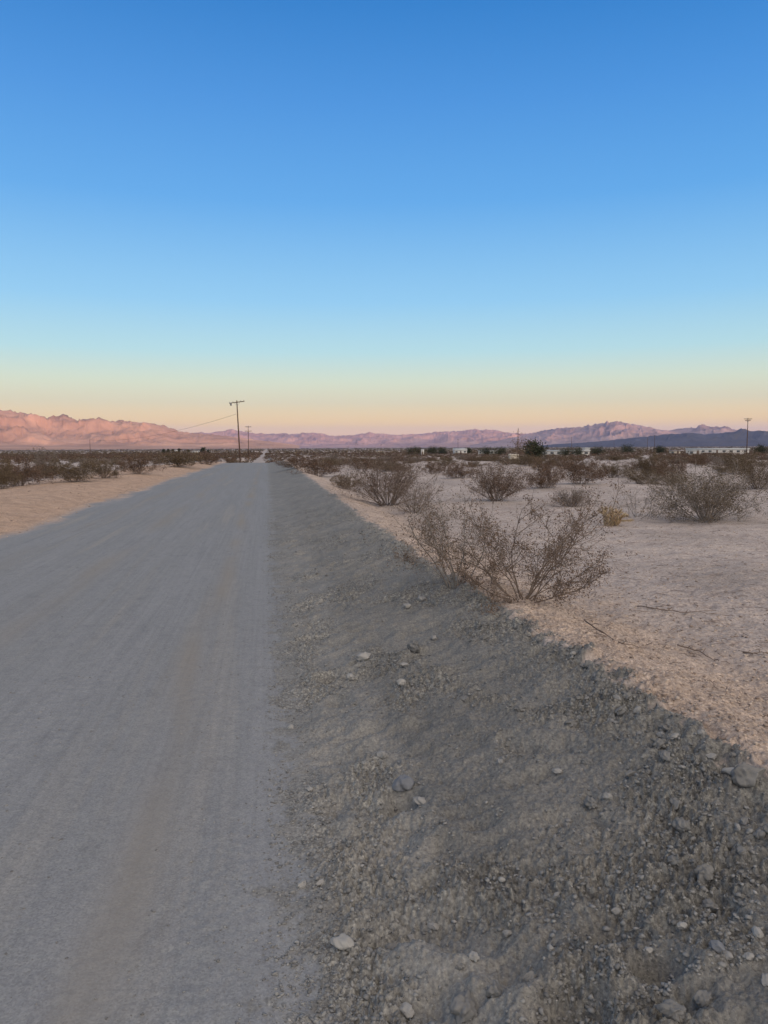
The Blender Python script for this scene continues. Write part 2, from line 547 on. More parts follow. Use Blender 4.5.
M_TWIG = noise_mat('dry_bark', [(0.3, (0.112, 0.080, 0.063)), (0.7, (0.215, 0.160, 0.125))], 9)
M_TWIG_PALE = noise_mat('bleached_bark', [(0.3, (0.19, 0.16, 0.14)), (0.7, (0.30, 0.255, 0.22))], 9)
M_LEAF_DRY = noise_mat('creosote_leaf', [(0.0, (0.072, 0.050, 0.032)), (0.6, (0.118, 0.083, 0.052)), (1.0, (0.19, 0.138, 0.085))], island=True)
M_LEAF_BROWN = noise_mat('brown_leaf', [(0.0, (0.075, 0.045, 0.032)), (0.6, (0.118, 0.072, 0.050)), (1.0, (0.19, 0.12, 0.078))], island=True)
M_LEAF_GREY = noise_mat('grey_leaf', [(0.0, (0.12, 0.095, 0.085)), (0.6, (0.18, 0.145, 0.125)), (1.0, (0.26, 0.21, 0.17))], island=True)
M_LEAF_DEAD = noise_mat('dead_leaf', [(0.0, (0.100, 0.066, 0.048)), (0.6, (0.160, 0.108, 0.078)), (1.0, (0.26, 0.185, 0.135))], island=True)
M_LEAF_GREEN = noise_mat('tree_leaf', [(0.0, (0.026, 0.029, 0.018)), (0.6, (0.045, 0.048, 0.028)), (1.0, (0.075, 0.075, 0.045))], island=True)
M_CHOLLA = noise_mat('cholla_spines', [(0.0, (0.28, 0.13, 0.06)), (0.5, (0.52, 0.34, 0.18)), (1.0, (0.72, 0.58, 0.38))], island=True)
M_WOOD = noise_mat('pole_wood', [(0.3, (0.075, 0.045, 0.035)), (0.7, (0.13, 0.08, 0.06))], 4)
M_METAL = noise_mat('grey_metal', [(0.3, (0.16, 0.16, 0.16)), (0.7, (0.24, 0.24, 0.24))], 4, 0.5)
M_WIRE = noise_mat('wire', [(0.3, (0.06, 0.05, 0.05)), (0.7, (0.09, 0.08, 0.07))], 4)
M_WHITE = noise_mat('white_siding', [(0.3, (0.46, 0.43, 0.40)), (0.7, (0.60, 0.57, 0.53))], 1.5)
M_BEIGE = noise_mat('beige_siding', [(0.3, (0.42, 0.36, 0.29)), (0.7, (0.52, 0.45, 0.36))], 1.5)
M_ROOF = noise_mat('roof_felt', [(0.3, (0.16, 0.14, 0.135)), (0.7, (0.25, 0.22, 0.21))], 2)
M_ROOF_PALE = noise_mat('roof_metal', [(0.3, (0.34, 0.33, 0.32)), (0.7, (0.46, 0.45, 0.43))], 2, 0.5)
M_GLASS = noise_mat('window_glass', [(0.3, (0.08, 0.085, 0.09)), (0.7, (0.14, 0.145, 0.15))], 2, 0.15)
M_DOOR = noise_mat('door_paint', [(0.3, (0.14, 0.10, 0.08)), (0.7, (0.2, 0.15, 0.12))], 2)


def rock_material(name, c0, c1):
    m, t, b = new_mat(name)
    b.inputs['Roughness'].default_value = 1.0
    b.inputs['Specular IOR Level'].default_value = 0.0
    c = t.nodes.new('ShaderNodeTexCoord')
    n1 = t.nodes.new('ShaderNodeTexNoise'); n1.inputs['Scale'].default_value = 0.0016; n1.inputs['Detail'].default_value = 8
    n1.inputs['Roughness'].default_value = 0.65
    t.links.new(c.outputs['Object'], n1.inputs['Vector'])
    r = t.nodes.new('ShaderNodeValToRGB')
    r.color_ramp.elements[0].position = 0.3; r.color_ramp.elements[0].color = c0 + (1,)
    r.color_ramp.elements[1].position = 0.7; r.color_ramp.elements[1].color = c1 + (1,)
    t.links.new(n1.outputs['Fac'], r.inputs['Fac'])
    t.links.new(r.outputs[0], b.inputs['Base Color'])
    return m


M_ROCK = rock_material('granite_rock', (0.26, 0.165, 0.12), (0.54, 0.335, 0.235))
M_ROCK_BROWN = rock_material('brown_rock', (0.20, 0.15, 0.13), (0.46, 0.33, 0.29))
M_ROCK_SHADED = rock_material('shaded_rock', (0.085, 0.075, 0.072), (0.13, 0.115, 0.11))  # darker copy of the rock; the range's shade is put into its colour

# ------------------------------------------------------------------ ground: one polar sheet, split into road, windrow and desert


def radii():
    rr = [0.0, 0.4, 0.8, 1.1, 1.3]
    r = 1.45
    while r < 14:
        rr.append(r); r *= 1.0032
    while r < 110:
        rr.append(r); r *= 1.009
    while r < 34000:
        rr.append(r); r *= 1.022
    return np.array(rr[1:])


fine = np.arange(-42, 38.001, 0.10)
coarse = np.arange(43, 316, 3.0)
ang = np.concatenate([fine, coarse]) + YAW
RR = radii()
A, RD = np.meshgrid(np.radians(ang), RR)
gx = (np.sin(A) * RD).ravel(); gy = (np.cos(A) * RD).ravel()
gzv, mr, mg, mstreak, mrough, mt = terrain(gx, gy)
nA = len(ang); nR = len(RR)
ii = np.arange(nR - 1)[:, None] * nA; jj = np.arange(nA)[None, :]; j2 = (jj + 1) % nA
GF = np.stack([ii + jj, ii + nA + jj, ii + nA + j2, ii + j2], -1).reshape(-1, 4)
GF = GF[:, ::-1]
GV = np.stack([gx, gy, gzv], 1)
fx = GV[GF].mean(1)
el_line = -4.5
cls = np.zeros(len(GF), int)
cls[(fx[:, 0] > el_line) & (fx[:, 0] < 0.22)] = 1
cls[(fx[:, 0] >= 0.22) & (fx[:, 0] < crest_x(fx[:, 1]) + 0.02)] = 2
cls[(fx[:, 1] < -25) | (fx[:, 1] > 1500)] = 0


def sub(name, sel, extra=None):
    f = GF[sel]
    used = np.unique(f)
    remap = np.full(len(GV), -1, np.int64); remap[used] = np.arange(len(used))
    v = GV[used]
    faces = [remap[f]]
    at = {'road_mix': mr[used], 'gravel_mix': mg[used], 'left_mix': sst(3.0, 5.0, -GV[used][:, 0]), 'rough_mix': np.clip(mrough[used] * 0.8 - 0.12, 0, 1), 'streak_mix': np.clip(mstreak[used], 0, 1), 'tan_mix': np.clip(mt[used], 0, 1)}
    if extra is not None:
        v = np.vstack([v, [[0, 0, 0.03]]]); c = len(v) - 1
        ring = remap[np.arange(nA)]
        ok = ring >= 0
        tri = [[c, ring[(q + 1) % nA], ring[q]] for q in range(nA) if ok[q] and ok[(q + 1) % nA]]
        faces.append(np.array(tri))
        at = {k: np.append(a, 1.0 if k == 'road_mix' else 0.0) for k, a in at.items()}
    return mesh_np(name, v, faces, M_GROUND, attrs=at)


road_sel = cls == 1
# innermost ring stays with the road so that the fan at the camera's feet closes
inner = np.zeros(len(GF), bool); inner[:nA] = True
road_sel = road_sel | inner
o = sub('dirt_road', road_sel, True); tag(o, kind='structure')
o = sub('gravel_windrow', (cls == 2) & ~inner); tag(o, kind='structure')
o = sub('desert_ground', (cls == 0) & ~inner); tag(o, kind='structure')

# ------------------------------------------------------------------ mountains


def mountain(name, sky_pts, dist, depth, seed, fan=2500, na=420, nr=70, gully=1.0, feat=900.0, mat=None):
    pxs = np.array([p[0] for p in sky_pts], float); pys = np.array([p[1] for p in sky_pts], float)
    pa = np.degrees(np.arctan((pxs - 384) / FPX))
    el = (447.4 + (384 - pxs) * 0.00454 - pys) / FPX * np.cos(np.radians(pa)) * 1.0
    aa = np.linspace(pa.min(), pa.max(), na)
    prof = np.interp(aa, pa, el) * dist * 0.93
    s = np.linspace(0, 1, nr)
    A_, S_ = np.meshgrid(aa, s)
    P_ = np.broadcast_to(prof, A_.shape)
    rad = dist - depth * 0.5 - fan + S_ * (depth + fan)
    th = np.radians(A_ + YAW)
    X = np.sin(th) * rad; Y = np.cos(th) * rad
    d = rad - (dist - depth * 0.5)              # < 0 on the fan
    up = np.clip(d / (depth * 0.5), 0, 2)
    shape = np.where(up <= 1, up ** 1.05, np.clip(2 - up, 0, 1) ** 0.9)
    wx = X + feat * 0.5 * fbm(X / feat * .7, Y / feat * .7, seed + 90, 4); wy = Y + feat * 0.5 * fbm(X / feat * .7 + 31, Y / feat * .7, seed + 95, 4)
    rg = ridged(wx / (feat * 1.5), wy / (feat * 1.5), seed, 6, 0.45) / 1.7
    fine_ = ridged(wx / (feat * .3), wy / (feat * .3), seed + 7, 4, 0.6)
    big = fbm(X / (feat * 3), Y / (feat * 3), seed + 50, 3)
    er = np.clip(1.05 - rg * 1.15 + 0.25 * big, 0, 1.1)
    h = P_ * (shape - er * 0.85 * gully * shape * (1.02 - 0.74 * shape) + 0.09 * (fine_ - 0.6) * shape * (1.25 - 0.95 * shape) + 0.05 * big * shape)
    mx = h.max(0); mx = np.where(mx < 1, 1, mx)
    ker = np.hanning(41); ker /= ker.sum()
    mxs = np.convolve(np.pad(mx, 20, mode='edge'), ker, 'valid')
    h = h * P_ / mxs
    fanh = P_ * 0.10 * np.clip(1 + d / fan, 0, 1) ** 1.6
    h = np.maximum(h, 0) * np.where(d > 0, 1, 0) + fanh * np.where(up > 1, np.clip(2 - up, 0, 1), 1)
    Z = h - 5.0 - np.where((S_ <= 0) | (S_ >= 1), 40, 0)
    V = np.stack([X, Y, Z], -1).reshape(-1, 3)
    i = np.arange(nr - 1)[:, None] * na; j = np.arange(na - 1)[None, :]
    F = np.stack([i + j, i + j + 1, i + na + j + 1, i + na + j], -1).reshape(-1, 4)
    o = mesh_np(name, V, F, mat or M_ROCK)
    tag(o, kind='structure')
    return o


mountain('mountain_range', [(-500, 420), (-330, 405), (-200, 409), (-120, 402), (-60, 408), (0, 411), (12, 411), (35, 415), (50, 418), (66, 415), (80, 420), (100, 419),
         (113, 421), (125, 420), (150, 424), (165, 426), (180, 431), (200, 433), (230, 436), (270, 441), (300, 445)],
         9800, 3400, 3, fan=2000, feat=560, na=1300, nr=170)
mountain('mountain_range', [(120, 440), (170, 433), (210, 433), (235, 430), (260, 434), (290, 434), (315, 433), (335, 436), (355, 435), (370, 433), (400, 435), (420, 434),
         (440, 432), (470, 430), (490, 430), (510, 433), (540, 434), (580, 437), (640, 441)],
         23000, 5200, 19, fan=4000, feat=900, na=900, nr=110)
mountain('mountain_range', [(470, 445), (500, 440), (525, 435), (545, 430), (565, 428), (580, 427), (605, 423), (616, 422), (640, 426), (660, 430), (690, 434), (730, 440)],
         16500, 4800, 33, feat=700, na=700, nr=150, mat=M_ROCK_BROWN)
mountain('mountain_range', [(600, 445), (640, 438), (660, 432), (675, 429), (700, 426), (722, 427), (745, 432), (768, 434), (820, 432), (900, 430), (1000, 438)],
         17500, 4200, 47, feat=800, na=600, nr=110, mat=M_ROCK_BROWN)
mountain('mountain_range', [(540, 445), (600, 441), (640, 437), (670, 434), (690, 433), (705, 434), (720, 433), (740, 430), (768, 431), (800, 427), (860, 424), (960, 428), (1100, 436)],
         13000, 3000, 61, fan=2200, feat=600, na=700, nr=110, mat=M_ROCK_SHADED)

# unseen ridge added behind the camera, shaped to shade the plain and right ranges
perp = Vector((-sun_h.y, sun_h.x, 0))      # to the right as seen looking away from the sun
if perp.dot(Vector((math.sin(R(YAW + 60)), math.cos(R(YAW + 60)), 0))) < 0:
    perp = -perp
us = np.linspace(-9000, 20000, 380)
Hs = np.interp(us, [-9000, 0, 2500, 4000, 6500, 8500, 10500, 12000, 13500, 20000], [300, 300, 300, 400, 540, 610, 640, 690, 790, 880])
Hs = Hs + 22 * fbm(us / 900, us * 0, 5, 4)
vs = np.linspace(-1, 1, 31)
U_, V_ = np.meshgrid(us, vs)
hh = Hs[None, :] * (1 - np.abs(V_)) ** 0.9 * (0.86 + 0.14 * np.cos(V_ * 3.1) + 0.10 * (np.abs(V_) > 0.05) * fbm(U_ / 700, V_ * 3, 9, 4))
px_ = sun_h.x * 5000 + perp.x * U_ + sun_h.x * V_ * 1500
py_ = sun_h.y * 5000 + perp.y * U_ + sun_h.y * V_ * 1500
V = np.stack([px_, py_, hh - 6], -1).reshape(-1, 3)
na = len(us); i = np.arange(30)[:, None] * na; j = np.arange(na - 1)[None, :]
F = np.stack([i + j, i + j + 1, i + na + j + 1, i + na + j], -1).reshape(-1, 4)
o = mesh_np('mountain_range', V, F, M_ROCK); tag(o, kind='structure')  # added shadow caster, never in view

# ------------------------------------------------------------------ haze
HZ = MB(); HZ.box((0, 0, 480), (76000, 76000, 1000))
m = bpy.data.materials.new('haze'); m.use_nodes = True
t = m.node_tree; t.nodes.clear()
ho = t.nodes.new('ShaderNodeOutputMaterial'); hv = t.nodes.new('ShaderNodeVolumePrincipled')
hv.inputs['Color'].default_value = (0.30, 0.46, 1.0, 1)
hv.inputs['Density'].default_value = 1.9e-5
hv.inputs['Anisotropy'].default_value = 0.0
t.links.new(hv.outputs[0], ho.inputs['Volume'])
hz = HZ.build('haze', m); tag(hz, kind='stuff')

# ------------------------------------------------------------------ stones
def ico(sub=1):
    p = (1 + 5 ** 0.5) / 2
    v = [(-1, p, 0), (1, p, 0), (-1, -p, 0), (1, -p, 0), (0, -1, p), (0, 1, p), (0, -1, -p), (0, 1, -p), (p, 0, -1), (p, 0, 1), (-p, 0, -1), (-p, 0, 1)]
    v = [Vector(q).normalized() for q in v]
    f = [(0, 11, 5), (0, 5, 1), (0, 1, 7), (0, 7, 10), (0, 10, 11), (1, 5, 9), (5, 11, 4), (11, 10, 2), (10, 7, 6), (7, 1, 8),
         (3, 9, 4), (3, 4, 2), (3, 2, 6), (3, 6, 8), (3, 8, 9), (4, 9, 5), (2, 4, 11), (6, 2, 10), (8, 6, 7), (9, 8, 1)]
    for _ in range(sub):
        c = {}; nf = []
        def mid(a, b):
            k = (min(a, b), max(a, b))
            if k not in c:
                v.append((v[a] + v[b]).normalized()); c[k] = len(v) - 1
            return c[k]
        for a, b, d in f:
            ab, bd, da = mid(a, b), mid(b, d), mid(d, a)
            nf += [(a, ab, da), (b, bd, ab), (d, da, bd), (ab, bd, da)]
        f = nf
    return np.array([tuple(q) for q in v]), np.array(f)


I2v, I2f = ico(3)
I0v, I0f = ico(0)


def stone_mesh(seed, rough=0.25, flat=0.7, facets=5, fq=1.6):
    q = np.random.RandomState(seed)
    v = I2v.copy()
    for _ in range(facets):                      # worn flat faces
        n_ = q.normal(size=3); n_ /= np.linalg.norm(n_)
        d_ = 0.62 + 0.25 * q.rand()
        k = v @ n_
        ov = np.clip(k - d_, 0, None)
        v = v - ov[:, None] * n_[None, :] * 0.9
    nse = fbm(v[:, 0] * fq + v[:, 2] * 1.1 + seed, v[:, 1] * fq - v[:, 2] * 0.9, seed, 4)
    v = v * (1 + rough * nse)[:, None]
    v = v * np.array([1.0, 0.62 + 0.3 * q.rand(), flat * (0.75 + 0.4 * q.rand())])
    return v


def stone(loc, size, mat, seed, label, name='stone', group=None, cat='stone', rough=0.25, facets=5, sink=0.3, flat=0.7):
    v = stone_mesh(seed, rough, flat, facets, 2.4 if rough > 0.3 else 1.6) * size * 0.5
    o = mesh_np(name, v, I2f, mat)
    zt = v[:, 2].max()
    o.location = (loc[0], loc[1], loc[2] + zt * (1 - sink) - zt * 0.25)
    o.rotation_euler = (random.uniform(-.2, .2), random.uniform(-.2, .2), random.uniform(0, 6.28))
    tag(o, label, cat, group)
    return o


def px_size(loc, px):
    d = (loc - Vector((0, 0, CAMZ))).length
    return px * d / FPX


NAMED = [
 (342, 951, 20, M_STONE_PALE, 'stone', 'biggest pale pointed stone near the bottom, on the foot of the gravel bank'),
 (321, 885, 9, M_STONE_PALE, 'stone', 'small rounded stone, right one of the pair at the road edge above the big one'),
 (302, 887, 9, M_STONE_PALE, 'stone', 'small oval stone, left one of the pair at the road edge above the big one'),
 (404, 1012, 0, None, '', ''),
 (407, 1017, 14, M_STONE_PALE, 'stone', 'pale flat stone lowest on the bank, right of the big pointed stone'),
 (466, 1012, 27, M_CLOD, 'earth_clod', 'widest crumbly grey earth clod at the very bottom of the bank'),
 (421, 804, 14, M_STONE, 'stone', 'upright squarish stone just below the blue grey slab on the middle of the bank'),
 (403, 789, 24, M_STONE_DARK, 'stone', 'flat blue grey slab of stone set in the middle of the bank'),
 (401, 687, 9, M_STONE_PALE, 'stone', 'small pale round stone high on the bank, right of the long pale stone'),
 (364, 660, 15, M_STONE_PALE, 'stone', 'long pale stone, highest of the pale stones on the bank foot'),
 (351, 680, 9, M_STONE_PALE, 'stone', 'pale stone just below left of the long pale stone'),
 (404, 667, 8, M_STONE_PALE, 'stone', 'thin pale stone beside a dark clod right of the long pale stone'),
 (414, 652, 14, M_CLOD, 'earth_clod', 'dark lumpy clod above the thin pale stone on the upper bank'),
 (291, 729, 7, M_STONE_PALE, 'stone', 'small lone stone on the very edge of the smooth road, middle of the bank length'),
 (310, 792, 6, M_STONE_PALE, 'stone', 'tiny white stone at the road edge below the lone edge stone'),
 (382, 759, 9, M_STONE, 'stone', 'half buried stone in the scooped hollow left of the blue grey slab'),
 (730, 776, 13, M_STONE_PALE, 'stone', 'pale wedge stone leaning on the clod under the crest at the right edge'),
 (747, 781, 24, M_CLOD, 'earth_clod', 'broad clod under the crest at the right edge of the picture'),
 (711, 760, 9, M_STONE, 'stone', 'round stone on the crest just left of the pale wedge stone'),
 (573, 655, 6, M_STONE_PALE, 'stone', 'small white stone lying on the crest line below the larger dead bush'),
 (587, 764, 9, M_CLOD, 'earth_clod', 'knobbly clod on the right half of the bank below the crumbled crest'),
 (557, 773, 9, M_STONE, 'stone', 'stone next to the knobbly clod on the right half of the bank'),
 (592, 806, 14, M_CLOD, 'earth_clod', 'low rounded clod below the knobbly clod on the right half of the bank'),
 (681, 841, 14, M_CLOD, 'earth_clod', 'upper clod of the group at lower right of the bank'),
 (674, 866, 11, M_CLOD, 'earth_clod', 'second clod down of the group at lower right of the bank'),
 (704, 884, 16, M_CLOD, 'earth_clod', 'double lump clod at lower right of the bank'),
 (710, 912, 12, M_CLOD, 'earth_clod', 'dark half sunk clod below the double lump at lower right'),
 (682, 930, 8, M_STONE_PALE, 'stone', 'pale round pebble among the clods at lower right'),
 (717, 953, 11, M_STONE_DARK, 'stone', 'dark tilted stone at lower right, left of a paler neighbour'),
 (728, 962, 9, M_STONE, 'stone', 'grey stone just right of the dark tilted stone at lower right'),
 (748, 966, 8, M_STONE, 'stone', 'small grey stone furthest right of the row at lower right'),
 (757, 938, 10, M_STONE_PALE, 'stone', 'pale stone nearest the right edge at lower right'),
 (648, 953, 8, M_STONE_PALE, 'stone', 'pale pebble alone in the gravel left of the dark tilted stone'),
 (550, 949, 7, M_STONE_PALE, 'stone', 'small white pebble in the coarse gravel at bottom centre right'),
 (672, 1015, 18, M_CLOD, 'earth_clod', 'large clod on the bottom edge at the right'),
 (703, 1008, 14, M_CLOD, 'earth_clod', 'round clod just right of the large clod on the bottom edge'),
 (766, 985, 12, M_STONE, 'stone', 'stone cut off by the right edge near the bottom corner'),
 (474, 960, 10, M_STONE_PALE, 'stone', 'oblong pale pebble in the gravel between the big pointed stone and the clods'),
 (502, 888, 6, M_STONE_PALE, 'stone', 'little white pebble near the centre of the lower bank'),
 (433, 934, 9, M_STONE, 'stone', 'slim standing stone right of the big pointed stone'),
 (520, 710, 10, M_CLOD, 'earth_clod', 'clod on the upper bank below the left end of the crumbled crest'),
 (434, 640, 7, M_STONE, 'stone', 'small slanted stone high on the bank near the dead bush stems'),
 (421, 602, 9, M_STONE, 'stone', 'grey stone on the bank just left below the dead bush stems'),
 (407, 608, 9, M_STONE_PALE, 'stone', 'pale stone on the bank left of the grey stone by the bush stems'),
]
for i, (px, py, s, mat, kind, lab) in enumerate(NAMED):
    if mat is None:
        continue
    p = ground_at(px, py)
    sz = px_size(p, s) * 1.1
    clod = kind == 'earth_clod'
    stone(p, sz, mat, 300 + i, lab, kind, None, 'clod' if clod else 'stone', 0.32 if clod else 0.2, 4 if clod else 6, 0.45 if clod else 0.25, 0.75 if clod else 0.65)

# strewn clods and stones nothing tells apart
protos = []
for k in range(10):
    clod = k % 3 != 0
    v = stone_mesh(900 + k, 0.45 if clod else 0.22, 0.72, 2 if clod else 6) * 0.5
    o = mesh_np('earth_clod' if clod else 'stone', v, I2f, M_CLOD_SMALL if clod else M_STONE_SMALL)
    protos.append((o, clod))
used = set()
n = 0
q = np.random.RandomState(77)
while n < 420:
    y = 1.7 + 9.5 * q.rand() ** 1.3
    cxx = float(crest_x(np.array([y]))[0])
    if q.rand() < 0.62:
        x = cxx - abs(q.normal(0, 0.22)) - 0.02
    else:
        x = 0.25 + (cxx - 0.25) * q.rand()
    if x < 0.2:
        continue
    k = q.randint(len(protos)); src, clod = protos[k]
    o = src if k not in used else src.copy()
    if k in used:
        COL.objects.link(o)
    used.add(k)
    s = 0.014 + 0.030 * q.rand() ** 2.2 + (0.012 * q.rand() if x > cxx - 0.4 else 0)
    o.scale = (s, s, s * (0.8 + 0.3 * q.rand()))
    o.rotation_euler = (q.normal(0, .25), q.normal(0, .25), q.rand() * 6.28)
    o.location = (x, y, gz(x, y) + s * 0.12)
    if clod:
        tag(o, 'small grey earth clod among many strewn over the gravel bank', 'clod', 'small clods strewn over the gravel bank')
    else:
        tag(o, 'small grey stone among many strewn over the gravel bank', 'stone', 'small stones strewn over the gravel bank')
    n += 1
for k, (o, c) in enumerate(protos):
    if k not in used:
        bpy.data.objects.remove(o)


def scatter(name, n, sampler, smin, smax, power, mat, seed, squash=0.7):
    q = np.random.RandomState(seed)
    x, y = sampler(q, n)
    n = len(x)
    z = terrain(x, y)[0]
    s = smin + (smax - smin) * q.rand(n) ** power
    v = I0v[None, :, :] * (1 + 0.28 * q.normal(size=(n, 12, 1)))
    sc = np.stack([0.8 + 0.5 * q.rand(n), 0.6 + 0.4 * q.rand(n), squash * (0.6 + 0.5 * q.rand(n))], 1)
    v = v * sc[:, None, :]
    a = q.rand(n) * 6.28
    c, s_ = np.cos(a)[:, None], np.sin(a)[:, None]
    v = np.stack([v[..., 0] * c - v[..., 1] * s_, v[..., 0] * s_ + v[..., 1] * c, v[..., 2]], -1) * (s / 2)[:, None, None]
    v[..., 0] += x[:, None]; v[..., 1] += y[:, None]; v[..., 2] += (z + s * 0.10)[:, None]
    f = (I0f[None, :, :] + (np.arange(n) * 12)[:, None, None]).reshape(-1, 3)
    o = mesh_np(name, v.reshape(-1, 3), [f], mat, smooth=False)
    tag(o, kind='stuff')
    return o


def samp_berm(q, n):
    y = 1.6 + 15 * q.rand(n) ** 1.9
    x = -0.02 + (crest_x(y) + 0.08) * q.rand(n)
    keep = 0.9 * fbm(x * 1.7, y * 1.2, 131, 3) + 0.35 * np.exp(-((x - crest_x(y) + 0.15) / 0.2) ** 2) + q.rand(n) * 0.9 > 0.62
    return x[keep], y[keep]


def samp_tan(q, n):
    y = 2.0 + 22 * q.rand(n) ** 1.7
    x = crest_x(y) + 0.0 + np.abs(q.normal(0, 1.0, n)) ** 1.1
    return x, y


def samp_road(q, n):
    y = 1.7 + 14 * q.rand(n) ** 1.8
    x = 0.22 - np.where(q.rand(n) < 0.35, np.abs(q.normal(0, 0.16, n)), 5.0 * q.rand(n))
    k = (fbm(x * 1.3, y * 0.5, 231, 3) + 0.5 * q.rand(n) > 0.25) | (x > -0.1)
    return x[k], y[k]


def samp_sand(q, n):
    r = 3 + 24 * q.rand(n) ** 1.3; a = np.radians(YAW + q.uniform(-8, 32, n))
    x = r * np.sin(a); y = r * np.cos(a)
    k = x > crest_x(y) + 0.4
    return x[k], y[k]


scatter('gravel', 110000, samp_berm, 0.0028, 0.019, 4.5, M_PEB, 1)
scatter('gravel', 16000, samp_tan, 0.004, 0.026, 3.0, M_PEB_TAN, 2, 0.6)
scatter('gravel', 16000, samp_road, 0.003, 0.013, 3.4, M_PEB, 3)
scatter('gravel', 16000, samp_sand, 0.006, 0.030, 3.0, M_PEB_TAN, 4, 0.5)

def samp_left(q, n):
    y = 9 + 45 * q.rand(n) ** 1.3
    x = -4.4 - 6.5 * q.rand(n)
    return x, y


scatter('gravel', 3500, samp_left, 0.012, 0.055, 3.0, M_PEB_TAN, 6, 0.6)

# litter of broken twigs on the desert floor
q = np.random.RandomState(8)
mb = MB()
x, y = samp_sand(q, 2200)
z = terrain(x, y)[0]
for k in range(len(x)):
    a = q.rand() * 6.28; l_ = 0.03 + 0.14 * q.rand() ** 2
    mb.tube([(x[k], y[k], z[k] + 0.003), (x[k] + l_ * .5 * math.cos(a), y[k] + l_ * .5 * math.sin(a), z[k] + 0.010), (x[k] + l_ * math.cos(a + .3), y[k] + l_ * math.sin(a + .3), z[k] + 0.003)],
            [0.0018, 0.0024, 0.001], 3)
o = mb.build('plant_litter', M_TWIG); tag(o, kind='stuff')
for pts, lab in [
    ([(636, 607), (660, 612), (685, 614), (716, 613)], 'long dark stick lying flat on the sand, right of the dead bushes'),
    ([(583, 622), (600, 635), (620, 645), (645, 651)], 'long curved stick lying on the tan slope below the larger dead bush'),
    ([(676, 648), (700, 655), (714, 662)], 'short dark stick on the sand above the right end of the crest'),
    ([(745, 655), (756, 656), (768, 656)], 'thick short stick on the sand at the right edge')]:
    P = [ground_at(*p) for p in pts]
    P = [Vector((p.x, p.y, p.z + 0.008 + 0.01 * (k % 2))) for k, p in enumerate(P)]
    c = P[0].copy()
    mb = MB()
    fineP = []
    for a, b in zip(P[:-1], P[1:]):
        for s in range(4):
            fineP.append(a.lerp(b, s / 4) + Vector((random.uniform(-.008, .008), random.uniform(-.02, .02), random.uniform(0, .006))))
    fineP.append(P[-1])
    mb.tube([tuple(p - c) for p in fineP], np.linspace(0.0055, 0.002, len(fineP)), 5, True)
    for s in range(3):
        b0 = fineP[2 + 3 * s if 2 + 3 * s < len(fineP) else -2] - c
        e = b0 + Vector((random.uniform(-.1, .1), random.uniform(-.08, .08), 0.012))
        mb.tube([tuple(b0), tuple((b0 + e) / 2 + Vector((0.01, 0, .01))), tuple(e)], [0.004, 0.003, 0.0015], 4)
    o = mb.build('fallen_stick', M_TWIG, smooth=True); o.location = c
    tag(o, lab, 'stick')

# ------------------------------------------------------------------ bushes


